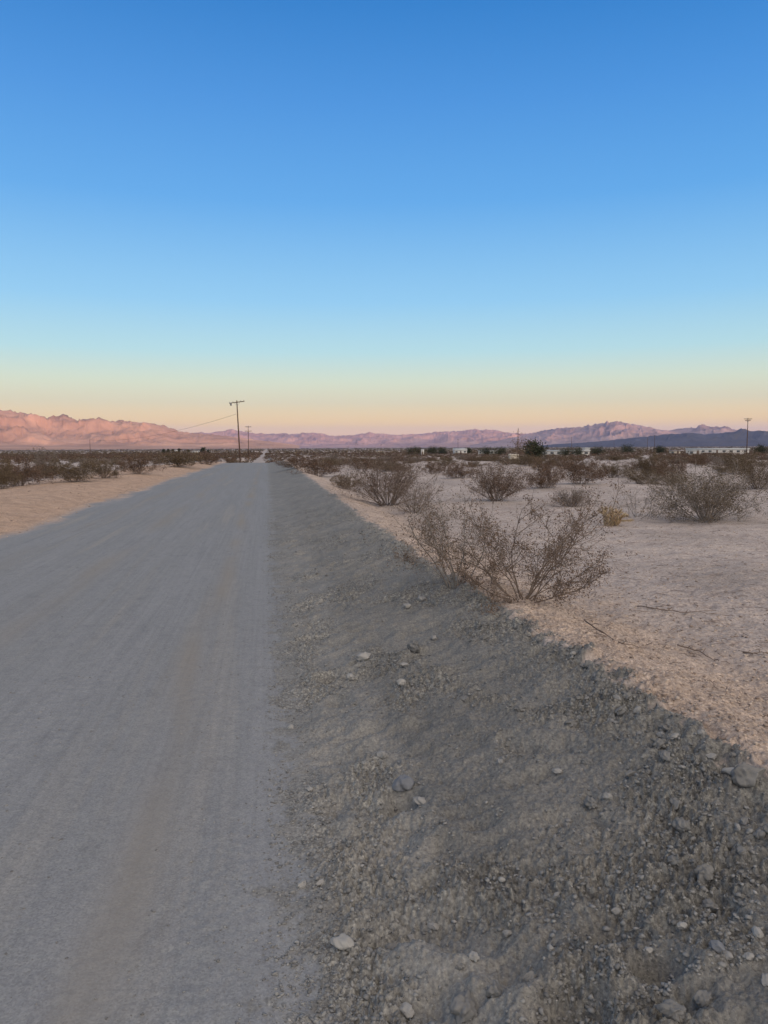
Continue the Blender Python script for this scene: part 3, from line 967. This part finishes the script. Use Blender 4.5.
def bush_geom(seed, H, Wd, nstem, nbr, ntw, nleaf, leaf, r0, spread=0.9, k=3, nseg=6, lean=(0, 0), open_=0.35, base=0.06, gnarl=0.05, leafscat=0.03, low=0.15):
    """returns MB of stems, MB of leaves (unit: metres)"""
    q = np.random.RandomState(seed)
    st = MB(); lv = []
    up = np.array([0, 0, 1.0])
    def path(p0, d, L_, n_, wob, curl):
        P = [p0]; d = d / np.linalg.norm(d)
        for s in range(n_):
            d = d + q.normal(0, wob, 3) + up * curl
            d /= np.linalg.norm(d)
            P.append(P[-1] + d * L_ / n_)
        return np.array(P)
    for s in range(nstem):
        az = (s + q.rand()) / nstem * 6.28 * 1.0
        tilt = low + spread * q.rand() ** 0.8
        d = np.array([math.cos(az) * math.sin(tilt) + lean[0], math.sin(az) * math.sin(tilt) + lean[1], math.cos(tilt)])
        L_ = min(H / max(math.cos(tilt), 0.3), Wd * 0.62 / max(math.sin(tilt), 0.25)) * (0.75 + 0.3 * q.rand())
        p0 = np.array([math.cos(az), math.sin(az), 0]) * base * q.rand(); p0[2] = -0.03
        P = path(p0, d, L_, nseg, gnarl * 2.2, 0.03)
        st.tube(P, np.linspace(r0, r0 * 0.35, len(P)) * (0.7 + 0.5 * q.rand()), k)
        for b in range(nbr):
            t_ = open_ + (1 - open_) * (b + q.rand()) / nbr
            i0 = min(int(t_ * nseg), nseg - 1); fr = t_ * nseg - i0
            bp = P[i0] * (1 - fr) + P[i0 + 1] * fr
            bd = (P[i0 + 1] - P[i0]); bd = bd / np.linalg.norm(bd) + q.normal(0, 0.75, 3); bd[2] = abs(bd[2]) * 0.6 + 0.15 * q.rand()
            bl = L_ * (0.42 - 0.22 * t_) * (0.6 + 0.8 * q.rand())
            B = path(bp, bd, bl, 4, gnarl * 3.5, 0.06)
            st.tube(B, np.linspace(r0 * 0.38, r0 * 0.16, 5), k)
            for tw in range(ntw):
                j = 1 + q.randint(4)
                tp = B[j] * q.rand() + B[j - 1] * 0; tp = B[j - 1] + (B[j] - B[j - 1]) * q.rand()
                td = (B[j] - B[j - 1]); td = td / (np.linalg.norm(td) + 1e-9) + q.normal(0, 0.85, 3)
                tl = bl * (0.22 + 0.4 * q.rand())
                T = path(tp, td, tl, 2, 0.3, 0.05)
                st.tube(T, [r0 * 0.16, r0 * 0.12, r0 * 0.07], 3)
                if nleaf:
                    m_ = q.poisson(nleaf)
                    for _ in range(m_):
                        u = q.rand()
                        c = T[0] + (T[-1] - T[0]) * (0.55 + 0.5 * u) + q.normal(0, leafscat, 3)
                        lv.append(c)
    lm = None
    if lv:
        C = np.array(lv); n_ = len(C)
        a = q.normal(size=(n_, 3)); a /= np.linalg.norm(a, axis=1, keepdims=True)
        b = np.cross(a, q.normal(size=(n_, 3))); b /= np.linalg.norm(b, axis=1, keepdims=True)
        sz = leaf * (0.6 + 0.8 * q.rand(n_))[:, None]
        V = np.stack([C + a * sz, C + b * sz * 0.45, C - a * sz, C - b * sz * 0.45], 1).reshape(-1, 3)
        V[:, 2] = np.maximum(V[:, 2], 0.0)
        lm = MB(); lm.add(V, None, np.arange(n_ * 4).reshape(-1, 4))
    return st, lm


def bush(name, loc, label, cat, leafmat, stemmat=None, group=None, rz=0.0, **kw):
    st, lv = bush_geom(**kw)
    e = empty(name, loc, rz)
    tag(e, label, cat, group)
    st.build('branches', stemmat or M_TWIG, e, True)
    if lv:
        lv.build('foliage', leafmat, e)
    return e


# the two dead bushes growing through the crest of the gravel bank
p = ground_at(455, 586)
bush('creosote_bush', p, 'smaller upright half dead bush with bare bent stems at the crest of the gravel bank', 'bush', M_LEAF_DEAD, M_TWIG_PALE,
     seed=5, H=0.78, Wd=0.60, nstem=12, nbr=9, ntw=11, nleaf=4.0, leaf=0.0075, r0=0.0058, spread=0.50, k=5, nseg=8, lean=(-0.10, 0.05), open_=0.35, base=0.12, gnarl=0.06, leafscat=0.010)
p = ground_at(522, 600) 
bush('creosote_bush', (p.x + 0.08, p.y + 0.20, gz(p.x + 0.08, p.y + 0.20)), 'larger spreading half dead bush with twisted stems just behind the crest of the bank', 'bush', M_LEAF_DEAD, M_TWIG,
     seed=13, H=0.84, Wd=1.08, nstem=20, nbr=9, ntw=12, nleaf=5.2, leaf=0.0080, r0=0.0062, spread=1.15, k=5, nseg=8, lean=(0.10, 0.0), open_=0.3, base=0.10, gnarl=0.07, leafscat=0.012)

# named bushes on the right
def nb(px, py, label, name='creosote_bush', cat='bush', **kw):
    p = ground_at(px, py)
    return bush(name, p, label, cat, **kw)


nb(706, 521, 'big round bush with pale bare stems fanning from its foot, far right on the sand', leafmat=M_LEAF_DRY, stemmat=M_TWIG_PALE,
   seed=21, H=0.92, Wd=2.15, nstem=46, nbr=8, ntw=7, nleaf=8.0, leaf=0.0115, r0=0.010, spread=1.35, k=4, lean=(0, 0), open_=0.25, base=0.12, gnarl=0.05, leafscat=0.03)
nb(388, 505, 'wide reddish brown leafless bush closest to the crest, left of the dead bushes', leafmat=M_LEAF_BROWN, stemmat=M_TWIG,
   seed=22, H=1.08, Wd=1.95, nstem=52, nbr=8, ntw=8, nleaf=3.4, leaf=0.012, r0=0.0085, spread=1.05, k=3, open_=0.2, base=0.25, gnarl=0.05, leafscat=0.03)
nb(415, 513, 'low grey twiggy bush at the right foot of the wide reddish bush', leafmat=M_LEAF_GREY, stemmat=M_TWIG,
   seed=23, H=0.6, Wd=1.0, nstem=26, nbr=6, ntw=6, nleaf=1.0, leaf=0.014, r0=0.007, spread=1.2, k=3, open_=0.2, base=0.15)
nb(497, 501, 'brown bush standing right behind the top of the larger dead bush', leafmat=M_LEAF_BROWN, stemmat=M_TWIG,
   seed=24, H=0.95, Wd=1.35, nstem=36, nbr=7, ntw=8, nleaf=7, leaf=0.012, r0=0.008, spread=1.0, k=3, open_=0.2, base=0.15, leafscat=0.03)
nb(571, 507, 'small dense purplish grey cushion bush alone on the sand', name='cushion_bush', leafmat=M_LEAF_GREY, stemmat=M_TWIG,
   seed=25, H=0.42, Wd=0.72, nstem=60, nbr=7, ntw=6, nleaf=1.0, leaf=0.012, r0=0.005, spread=1.3, k=3, open_=0.2, base=0.12, leafscat=0.02)
nb(637, 517, 'thin grey almost leafless scrub between the yellow cactus and the big round bush', leafmat=M_LEAF_GREY, stemmat=M_TWIG_PALE,
   seed=26, H=0.55, Wd=1.5, nstem=16, nbr=6, ntw=5, nleaf=0.8, leaf=0.012, r0=0.006, spread=1.35, k=3, open_=0.2, base=0.4)
nb(757, 489, 'dark olive bush cut off by the right edge of the picture', leafmat=M_LEAF_DRY, stemmat=M_TWIG,
   seed=27, H=0.95, Wd=2.0, nstem=36, nbr=7, ntw=7, nleaf=7, leaf=0.014, r0=0.008, spread=1.2, k=3, open_=0.15, base=0.2, leafscat=0.05)


def cholla(loc, label):
    e = empty('cholla_cactus', loc); tag(e, label, 'cactus')
    q = np.random.RandomState(4)
    st = MB(); sp = MB()
    joints = []
    for s in range(20):
        az = q.rand() * 6.28; t_ = 0.1 + 0.75 * q.rand()
        p0 = np.array([0.05 * q.normal(), 0.05 * q.normal(), 0.0])
        d = np.array([math.cos(az) * math.sin(t_), math.sin(az) * math.sin(t_), math.cos(t_)])
        for jn in range(3):
            l_ = 0.105 + 0.04 * q.rand()
            p1 = p0 + d * l_
            mid = (p0 + p1) / 2
            st.tube([p0, p0 + d * l_ * .2, mid, p1 - d * l_ * .15, p1], [0.006, 0.014, 0.016, 0.013, 0.003], 7)
            joints.append((p0, p1))
            p0 = p1; d = d + q.normal(0, 0.45, 3); d[2] = abs(d[2]); d /= np.linalg.norm(d)
    V = []
    for p0, p1 in joints:
        for _ in range(110):
            c = p0 + (p1 - p0) * q.rand()
            n_ = q.normal(size=3); n_ /= np.linalg.norm(n_)
            t_ = np.cross(n_, q.normal(size=3)); t_ /= np.linalg.norm(t_)
            V += [c + n_ * 0.010 + t_ * 0.0016, c + n_ * 0.010 - t_ * 0.0016, c + n_ * (0.028 + 0.035 * q.rand())]
    V = np.array(V); V[:, 2] = np.maximum(V[:, 2], 0)
    sp.add(V, np.arange(len(V)).reshape(-1, 3))
    st.build('stem_joints', noise_mat('cholla_skin', [(0.3, (0.22, 0.17, 0.10)), (0.7, (0.32, 0.25, 0.15))], 20), e, True)
    sp.build('spines', M_CHOLLA, e)
    return e


cholla(ground_at(611, 526), 'small golden yellow spiny cholla cactus alone on the sand')

# a stock of ordinary bushes, then many copies of them
proto = []
for k in range(8):
    kind = [M_LEAF_BROWN, M_LEAF_DRY, M_LEAF_GREY, M_LEAF_DRY][k % 4]
    st, lv = bush_geom(seed=50 + k, H=1.0, Wd=1.7 + 0.15 * (k % 3), nstem=24, nbr=6, ntw=5, nleaf=10.0 + 2 * (k % 3), leaf=0.023, r0=0.009, spread=1.15, k=3, nseg=4, open_=0.15, base=0.18, leafscat=0.05)
    e = empty('desert_bush', (0, 0, 0))
    st.build('branches', M_TWIG, e, True); lv.build('foliage', kind, e)
    proto.append(e)
reg(None)
first = [True] * 8
placed = []          # (x, y, r)
taken = [(706, 521, 1.3), (388, 505, 1.4), (497, 501, 1.0), (571, 507, .7), (757, 489, 1.3), (611, 526, .6), (637, 517, 1.0)]
for px, py, rr_ in taken:
    p = ground_at(px, py); placed.append((p.x, p.y, rr_))


def put_bush(x, y, h, w, label, group, k=None):
    k = random.randrange(8) if k is None else k
    o = proto[k] if first[k] else copy_tree(proto[k])
    first[k] = False
    o.location = (x, y, gz(x, y))
    o.rotation_euler = (0, 0, random.uniform(0, 6.28))
    o.scale = (w / 1.7, w / 1.7, h)
    if 'label' in o: del o['label']
    if 'group' in o: del o['group']
    tag(o, label, 'bush', group)
    placed.append((x, y, w / 2))
    return o


SPEC = [  # px, base py, width px, height px, kind, label
 (20, 486, 46, 22, 0, 'dark reddish bush cut off by the left edge, nearest the tan shoulder of the road'),
 (3, 489, 24, 24, 1, 'dark bush in the left corner of the scrub at the picture edge'),
 (45, 476, 22, 22, 2, 'pale twiggy bush second from the left edge behind the shoulder'),
 (74, 482, 42, 20, 1, 'wide dark low bush nearest the shoulder on the left'),
 (104, 478, 28, 18, 3, 'olive bush right of the wide dark low bush on the left'),
 (138, 474, 34, 18, 0, 'dense brown bush third along the shoulder on the left'),
 (178, 467, 40, 14, 1, 'long low bush where the left shoulder narrows'),
 (208, 465, 22, 12, 0, 'low bush by the left shoulder shortly before the tall pole'),
 (545, 488, 32, 26, 0, 'reddish brown bush, left one of the pair above the grey cushion bush'),
 (580, 484, 44, 24, 0, 'reddish brown bush, right one of the pair above the grey cushion bush'),
 (612, 478, 30, 13, 1, 'low olive bush right of the reddish pair'),
 (650, 478, 24, 22, 1, 'tall narrow dark bush left behind the big round bush'),
 (672, 480, 30, 20, 0, 'dark bush directly behind the big round bush, left part'),
 (640, 484, 30, 14, 3, 'low bush in front of the tall narrow dark bush'),
 (740, 474, 30, 18, 1, 'dark bush behind the bush at the right edge'),
 (700, 466, 18, 11, 0, 'small bush far behind the big round bush'),
 (457, 478, 30, 15, 0, 'small reddish bush between the wide leafless bush and the brown one'),
 (432, 474, 22, 12, 0, 'small reddish bush behind the right half of the wide leafless bush'),
 (345, 489, 22, 14, 1, 'small dark bush close to the crest left of the wide leafless bush'),
 (318, 476, 40, 16, 0, 'broad brown bush close to the crest, the nearest on the far bank'),
 (297, 468, 34, 12, 0, 'low brown scrub beside the crest where the bank nears the horizon'),
]
for px, py, w, h, k, lab in SPEC:
    p = ground_at(px, py)
    s = p.xy.length / FPX
    put_bush(p.x, p.y, h * s, w * s, lab, None, (k + 4 * (px % 2)) % 8)
    COL.objects[-1]

q = np.random.RandomState(91)
n = 0
cands = []
for d0, d1, cnt_l, cnt_r in ((17, 60, 6, 30), (60, 130, 24, 125), (130, 260, 270, 500), (260, 750, 7500, 7500)):
    for side, cnt in ((-1, cnt_l), (1, cnt_r)):
        m_ = 0
        while m_ < cnt:
            d = math.sqrt(d0 * d0 + (d1 * d1 - d0 * d0) * q.rand())
            a = q.uniform(-34, -8.7) if side < 0 else q.uniform(-8.7, 35)
            x = d * math.sin(R(a + YAW)); y = d * math.cos(R(a + YAW))
            m_ += 1
            if -9.2 - 0.8 * q.rand() < x < 2.4 + 0.4 * q.rand() and y < 95: continue
            if -5.6 < x < 1.2 and (y < 120 or -3.9 < x < -0.9): continue
            if x > 0 and d < 27 + 8 * q.rand(): continue
            w = 0.9 + 1.3 * q.rand() ** 1.4
            h = w * (0.30 + 0.16 * q.rand()) * (1.25 if x < 0 else 1.0)
            if d < 130: h *= 0.85
            if d > 130: w *= 1.15
            cands.append((d, x, y, w, h, w * 0.9))
cells = {}
acc = []
for (x, y, r_) in placed:
    cells.setdefault((int(x // 4), int(y // 4)), []).append((x, y, r_))
for d, x, y, w, h, sep in cands:
    c = (int(x // 4), int(y // 4)); ok = True
    for dx in (-1, 0, 1):
        for dy in (-1, 0, 1):
            for (px, py, pr) in cells.get((c[0] + dx, c[1] + dy), ()):
                if (px - x) ** 2 + (py - y) ** 2 < (sep * 0.5 + pr) ** 2: ok = False
    if ok:
        cells.setdefault(c, []).append((x, y, w / 2)); acc.append((d, x, y, w, h))
acc.sort()
NIND = 255
print('bushes', len(acc), 'individual to', acc[min(NIND, len(acc) - 1)][0])
for d, x, y, w, h in acc[:NIND]:
    left = x < -2
    side = 'left' if left else 'right'
    k = random.randrange(8); kd = ('reddish brown', 'olive brown', 'pale grey', 'olive brown')[k % 4]
    put_bush(x, y, h, w, 'low %s bush, one of many alike on the flat %s of the road' % (kd, side), '%s bushes scattered %s of the road' % (kd, side), k)

# the rest reads as scrub
TV = []; TF = 0


def clump_arrays(q, n, leaf):
    th = q.rand(n) * 6.28; rr_ = np.sqrt(q.rand(n)); zz = q.rand(n) ** 0.8
    rad = rr_ * (0.35 + 0.65 * np.sin(np.clip(zz * 1.9 + 0.5, 0, 3.1)))
    C = np.stack([rad * np.cos(th) * 0.5, rad * np.sin(th) * 0.5, zz * (0.75 + 0.25 * q.rand(n))], 1)
    a = q.normal(size=(n, 3)); a /= np.linalg.norm(a, axis=1, keepdims=True)
    b = np.cross(a, q.normal(size=(n, 3))); b /= np.linalg.norm(b, axis=1, keepdims=True)
    V = np.stack([C + a * leaf, C + b * leaf * .6, C - a * leaf, C - b * leaf * .6], 1)
    V[..., 2] = np.maximum(V[..., 2], -0.05)
    return V


def scrub(items, nf, leaf, seed, mat):
    q = np.random.RandomState(seed)
    al = []
    X = np.array([i_[1] for i_ in items]); Y = np.array([i_[2] for i_ in items]); Z = terrain(X, Y)[0]
    for k, (d, x, y, w, h) in enumerate(items):
        V = clump_arrays(q, nf, leaf).reshape(-1, 3) * np.array([w, w, h]) + np.array([x, y, Z[k]])
        al.append(V)
    V = np.vstack(al)
    o = mesh_np('scrub', V, np.arange(len(V)).reshape(-1, 4), mat, smooth=False)
    tag(o, kind='stuff')


rest = acc[NIND:]
scrub(rest[0::3], 66, 0.12, 5, M_LEAF_BROWN)
scrub(rest[1::3], 66, 0.12, 6, M_LEAF_DRY)
scrub(rest[2::3], 66, 0.12, 7, M_LEAF_BROWN)
q = np.random.RandomState(17)
fr = []
for _ in range(17000):
    d = 600 + 2600 * q.rand() if q.rand() < 0.6 else 3000 + 5500 * q.rand(); a = q.uniform(-34, 34)
    x = d * math.sin(R(a + YAW)); y = d * math.cos(R(a + YAW))
    if -7 < x < 2: continue
    w = (2 + 3.5 * q.rand()) * max(1, d / 1500); fr.append((d, x, y, w, (1.0 + 1.4 * q.rand() ** 2) * max(1, d / 5000)))
scrub(fr, 14, 0.22, 9, M_LEAF_DRY)

# ------------------------------------------------------------------ trees


def tree(name, loc, H, Wd, label, seed, leafmat=M_LEAF_GREEN, dense=1.0, leaf=0.22, trunk=0.14, group=None, crown0=0.25, sparse=False):
    q = np.random.RandomState(seed)
    e = empty(name, loc); tag(e, label, 'tree', group)
    tm = MB(); P = []
    p = np.array([0, 0, -0.2]); d = np.array([0, 0, 1.0])
    for s in range(6):
        P.append(p.copy()); d = d + q.normal(0, 0.10, 3); d /= np.linalg.norm(d); p = p + d * H * 0.62 / 5
    tm.tube(P, np.linspace(trunk, trunk * 0.35, 6), 7)
    C = []
    nb_ = 15 if not sparse else 12
    for b in range(nb_):
        t_ = crown0 + (1 - crown0) * b / nb_
        i0 = min(int(t_ * 5), 4); bp = P[i0] + (P[i0 + 1] - P[i0]) * (t_ * 5 - i0)
        az = b * 2.4 + q.rand(); upw = 0.25 + 0.7 * t_ + 0.3 * q.rand()
        L_ = Wd * 0.5 * (1.05 - 0.35 * t_) * (0.7 + 0.45 * q.rand())
        dv = np.array([math.cos(az), math.sin(az), upw]); dv /= np.linalg.norm(dv)
        B = [bp]
        for s in range(4):
            dv = dv + q.normal(0, 0.18, 3); dv /= np.linalg.norm(dv); B.append(B[-1] + dv * L_ / 4)
        tm.tube(B, np.linspace(trunk * 0.4, trunk * 0.08, 5), 5)
        for s in range(1, 5):
            for tw in range(3 if sparse else 2):
                dv2 = dv + q.normal(0, 0.8, 3); dv2 /= np.linalg.norm(dv2)
                T = [B[s], B[s] + dv2 * L_ * 0.15, B[s] + dv2 * L_ * 0.3 + np.array([0, 0, 0.05])]
                tm.tube(T, [trunk * 0.1, trunk * 0.07, trunk * 0.03], 3)
                C.append((T[-1], Wd * (0.05 if sparse else 0.12)))
    V = []
    for c, r_ in C:
        if sparse and q.rand() < 0.35: continue
        n_ = int((26 if not sparse else 12) * dense)
        cc = c + q.normal(0, r_, (n_, 3)) * np.array([1, 1, 0.8])
        a = q.normal(size=(n_, 3)); a /= np.linalg.norm(a, axis=1, keepdims=True)
        b = np.cross(a, q.normal(size=(n_, 3))); b /= np.linalg.norm(b, axis=1, keepdims=True)
        s = leaf * (0.6 + 0.7 * q.rand(n_))[:, None]
        V.append(np.stack([cc + a * s, cc + b * s * .5, cc - a * s, cc - b * s * .5], 1).reshape(-1, 3))
    V = np.vstack(V); V[:, 2] = np.maximum(V[:, 2], 0.02)
    tm.build('trunk', M_WOOD if not sparse else M_TWIG, e, True)
    mesh_np('crown', V, np.arange(len(V)).reshape(-1, 4), leafmat, e, False)
    return e


tree('bare_tree', at_dist(517, 85), 3.6, 3.6, 'thin nearly leafless tree in front of the far wooden pole', 3, M_LEAF_BROWN, 0.8, 0.06, 0.05, sparse=True, crown0=0.2)
tree('leafy_tree', at_dist(534, 130), 3.7, 3.4, 'dark green round tree right of the nearly leafless tree', 5, leaf=0.16, crown0=0.05)
for px, d, H, Wd, lab, sd in [
    (163, 900, 6.5, 4.5, 'dark tree at the left end of the distant row beyond the left scrub', 7),
    (168, 900, 6.2, 4.2, 'dark tree second from the left in the distant row beyond the left scrub', 8),
    (173, 880, 6.5, 3.4, 'dark tree just left of the pale distant house', 9),
    (178.5, 880, 7.5, 3.6, 'tall dark tree just right of the pale distant house', 10),
    (188, 950, 5.0, 4.0, 'low dark tree between the pale distant house and the spreading tree', 11),
    (203, 820, 7.5, 7.0, 'thin spreading tree right of the distant house row, left of the tall pole', 12),
    (208, 830, 4.5, 3.0, 'small dark tree at the foot of the thin spreading tree', 13),
    (412, 420, 5.4, 6.0, 'dark green tree left of the tiny white shed', 14),
    (418, 430, 6.0, 6.5, 'bigger dark green tree touching the tiny white shed on its left', 15),
    (432, 450, 5.6, 6.5, 'dark tree just right of the tiny white shed', 16),
    (442, 470, 4.8, 6.0, 'lower dark tree further right of the tiny white shed', 17),
    (468, 520, 5.0, 4.5, 'dark tree at the right end of the pale house with grey roof', 18),
    (486, 380, 3.4, 7.0, 'dark hedge like tree in front of the long low white building', 19),
    (500, 370, 3.2, 6.5, 'dark hedge like tree left of the nearly leafless tree', 20),
    (566, 300, 3.2, 5.0, 'green tree in front of the middle of the white mobile home', 21),
    (577, 300, 3.4, 5.0, 'green tree in front of the right end of the white mobile home', 22),
    (597, 360, 3.6, 6.5, 'dark tree right of the white mobile home', 23),
    (627, 520, 5.2, 9.0, 'distant dark tree left of the two thin poles', 24),
    (660, 480, 4.4, 6.5, 'dark tree just right of the two thin poles', 25),
    (730, 430, 3.9, 4.0, 'dark tree behind the long white building, left of the double armed pole', 26),
    (762, 400, 4.0, 6.0, 'dark tree at the right edge beyond the double armed pole', 27)]:
    tree('distant_tree', at_dist(px, d), H * (0.72 if px > 400 else 0.95), Wd * (1.0 if px > 400 else 0.7), lab, sd, leaf=0.14 * d / 300, dense=0.8, crown0=0.08)

# ------------------------------------------------------------------ utility poles


def pole(loc, H, label, arms=((0, 2.6, 0.0),), rz=0.0, lean=0.0, trans=False, rad=0.15):
    e = empty('utility_pole', loc, rz); tag(e, label, 'utility pole')
    e.rotation_euler = (0, lean, rz)
    mb = MB(); mb.tube([(0, 0, -0.6), (0, 0, H * .5), (0, 0, H)], [rad, rad * .85, rad * .62], 10, True)
    mb.build('shaft', M_WOOD, e, True)
    for dz, w, tilt in arms:
        a = MB(); a.box((0, -rad * 0.62 - 0.07, 0), (w, 0.13, 0.15))
        ao = a.build('crossarm', M_WOOD, e); ao.location = (0, 0, H - 0.35 - dz); ao.rotation_euler = (0, tilt, 0)
        b = MB()
        for s in (-1, 1):
            b.tube([(s * w * .22, -rad * .62 - 0.02, 0), (0, -rad * .7, -0.62)], [0.02, 0.02], 4)
        b.build('brace', M_METAL, ao)
        for s in (-0.47, -0.25, 0.25, 0.47):
            i_ = MB(); i_.tube([(s * w, -rad * .62 - .07, 0.07), (s * w, -rad * .62 - .07, 0.14), (s * w, -rad * .62 - .07, 0.20), (s * w, -rad * .62 - .07, 0.26)], [0.02, 0.05, 0.035, 0.045], 8, True)
            i_.build('insulator', M_METAL, ao, True)
    if trans:
        t_ = MB(); t_.tube([(-1.15, -0.15, H - 0.98), (-1.15, -0.15, H - 0.95), (-1.15, -0.15, H - 0.5), (-1.15, -0.15, H - 0.47)], [0.12, 0.16, 0.16, 0.12], 12, True)
        t_.build('cutout_can', M_METAL, e, True)
    return e


pm = at_dist(240, 150)
pole(pm, 12.5, 'tallest and nearest wooden utility pole, leaning slightly left beside the road', arms=((0, 2.9, -0.10),), rz=R(-YAW + 8), lean=R(-2.0), trans=True)
pole(at_dist(248.5, 290), 12.0, 'smaller wooden utility pole just right of the tallest one', arms=((0, 2.4, 0), (1.6, 2.6, 0.0)), rz=R(-YAW + 10))
pole(at_dist(518, 320), 11.4, 'wooden utility pole rising behind the nearly leafless tree', arms=((0, 1.0, 0),), rz=R(70))
pole(at_dist(571.5, 560), 11.2, 'thin utility pole above the right end of the white mobile home', arms=((0, 1.2, 0),), rz=R(60))
pole(at_dist(647.5, 600), 11.0, 'shorter left one of the two thin utility poles before the blue mountains', arms=((0, 1.2, 0),), rz=R(50))
pole(at_dist(654.5, 520), 11.6, 'taller right one of the two thin utility poles before the blue mountains', arms=((0, 1.2, 0),), rz=R(50))
pole(at_dist(747, 260), 11.8, 'utility pole with a wide crossarm on the far right beside the long white building', arms=((0, 2.2, 0), (0.5, 1.6, 0)), rz=R(-YAW - 20))
pole(at_dist(614, 900), 11.0, 'faint far utility pole between the thin pair and the white mobile home', arms=((0, 1.4, 0),), rz=R(30))
pole(at_dist(458, 640), 11.5, 'far utility pole above the pale house with grey roof', arms=((0, 1.4, 0),), rz=R(30))
pe = at_dist(90, 300)
pole(pe, 7.0, 'short thin pole in the left scrub where the sagging wire ends', arms=(), rad=0.10)
a_ = Vector((pm.x - 0.55, pm.y, pm.z + 9.9)); b_ = Vector((pe.x, pe.y, pe.z + 6.9))
mb = MB(); pts = []
for s in range(33):
    u = s / 32; p = a_.lerp(b_, u); p.z -= 4 * 1.9 * u * (1 - u); pts.append(tuple(p - a_))
mb.tube(pts, 0.022, 5, True)
o = mb.build('power_wire', M_WIRE, smooth=True); o.location = a_
tag(o, 'single sagging wire running left from the tallest utility pole', 'wire')

# ------------------------------------------------------------------ buildings


def building(px, d, w, dp, h, label, wall=M_WHITE, roof=M_ROOF, rz=0.0, pitch=0.6, nwin=3, name='house', cat='house', overhang=0.35, door=True):
    h = max(h * 0.75, 1.7) if name != 'shed' else h * 0.8
    p = at_dist(px, d)
    a = math.atan2(p.x, p.y)
    e = empty(name, p, -a + rz); tag(e, label, cat)
    mb = MB(); mb.box((0, 0, h / 2 - 0.2), (w, dp, h + 0.4)); wo = mb.build('wall', wall, e)
    r_ = MB(); x, y = w / 2 + overhang, dp / 2 + overhang
    z0 = h + 0.002
    v = [(-x, -y, z0), (x, -y, z0), (x, y, z0), (-x, y, z0), (-x, -y, z0 + .12), (x, -y, z0 + .12), (x, y, z0 + .12), (-x, y, z0 + .12), (-x, 0, z0 + .12 + pitch), (x, 0, z0 + .12 + pitch)]
    r_.add(v, [[4, 8, 7], [5, 6, 9]], [[0, 3, 2, 1], [0, 1, 5, 4], [1, 2, 6, 5], [2, 3, 7, 6], [3, 0, 4, 7], [4, 5, 9, 8], [6, 7, 8, 9]])
    r_.build('roof', roof, e)
    n_ = nwin + (1 if door else 0)
    for k in range(n_):
        x = -w / 2 + w * (k + 0.5) / n_
        if door and k == n_ // 2:
            q_ = MB(); q_.box((x, -dp / 2 - 0.02, 1.0), (0.9, 0.05, 2.0)); dr = q_.build('door', M_DOOR, e)
            q_ = MB(); q_.tube([(x + .33, -dp / 2 - 0.05, 1.0), (x + .33, -dp / 2 - 0.1, 1.0)], 0.03, 8, True); q_.build('handle', M_METAL, dr)
        else:
            ww = min(1.4, w / n_ * 0.5)
            q_ = MB()
            for cx_, cz_, sx_, sz_ in ((0, .5, ww + .16, .08), (0, -.5, ww + .16, .08), (-ww / 2 - .04, 0, .08, .92), (ww / 2 + .04, 0, .08, .92)):
                q_.box((x + cx_, -dp / 2 - 0.025, h * 0.58 + cz_), (sx_, 0.06, sz_))
            wf = q_.build('window', M_WHITE, e)
            q_ = MB(); q_.box((x, -dp / 2 - 0.012, h * 0.58), (ww, 0.03, 0.92)); q_.build('pane', M_GLASS, wf)
    return e


building(176, 900, 5.5, 6, 3.2, 'pale little house between the distant dark trees on the left', M_WHITE, M_ROOF_PALE, 0.1, 0.8, 1)
building(196, 960, 9, 6, 2.2, 'long low pale shed right of the distant dark trees on the left', M_WHITE, M_ROOF_PALE, 0.0, 0.3, 2, 'shed', 'shed')
building(422.5, 400, 1.6, 1.8, 3.4, 'tiny bright white shed between dark trees near the middle', M_WHITE, M_ROOF_PALE, 0, 0.3, 0, 'shed', 'shed', 0.1, True)
building(460, 520, 8.5, 7, 3.0, 'white house with pale gabled roof beside a dark tree right of the tiny shed', M_WHITE, M_ROOF_PALE, 0.15, 1.3, 2)
building(488, 430, 10.5, 5, 2.6, 'long low white building left of the nearly leafless tree', M_WHITE, M_ROOF_PALE, 0.05, 0.3, 4, 'mobile_home', 'mobile home')
building(566, 340, 20, 5, 2.5, 'long white mobile home right of the dark green round tree', M_WHITE, M_ROOF_PALE, -0.03, 0.35, 6, 'mobile_home', 'mobile home')
building(586, 350, 3.0, 4, 3.6, 'narrow white shed at the right end of the white mobile home', M_WHITE, M_ROOF_PALE, 0, 0.3, 1, 'shed', 'shed')
building(513.5, 120, 1.3, 1.2, 1.0, 'small beige box shed low in the scrub under the nearly leafless tree', M_BEIGE, M_BEIGE, 0.2, 0.15, 0, 'shed', 'shed', 0.06, False)
building(717, 420, 29, 7, 3.0, 'very long white building on the far right before the blue mountains', M_WHITE, M_ROOF_PALE, 0.04, 0.5, 8, 'long_building', 'building')
building(695, 330, 4.6, 4, 2.1, 'low white annex at the left end of the very long white building', M_WHITE, M_ROOF_PALE, 0.0, 0.2, 1, 'shed', 'shed')
building(675, 380, 4.5, 4, 1.9, 'low beige shed left of the very long white building', M_BEIGE, M_ROOF, 0.1, 0.4, 1, 'shed', 'shed')
building(380, 700, 7, 5, 2.4, 'faint far beige house left of the tiny white shed', M_BEIGE, M_ROOF, 0.1, 0.6, 2)
print('objects', len(COL.objects))
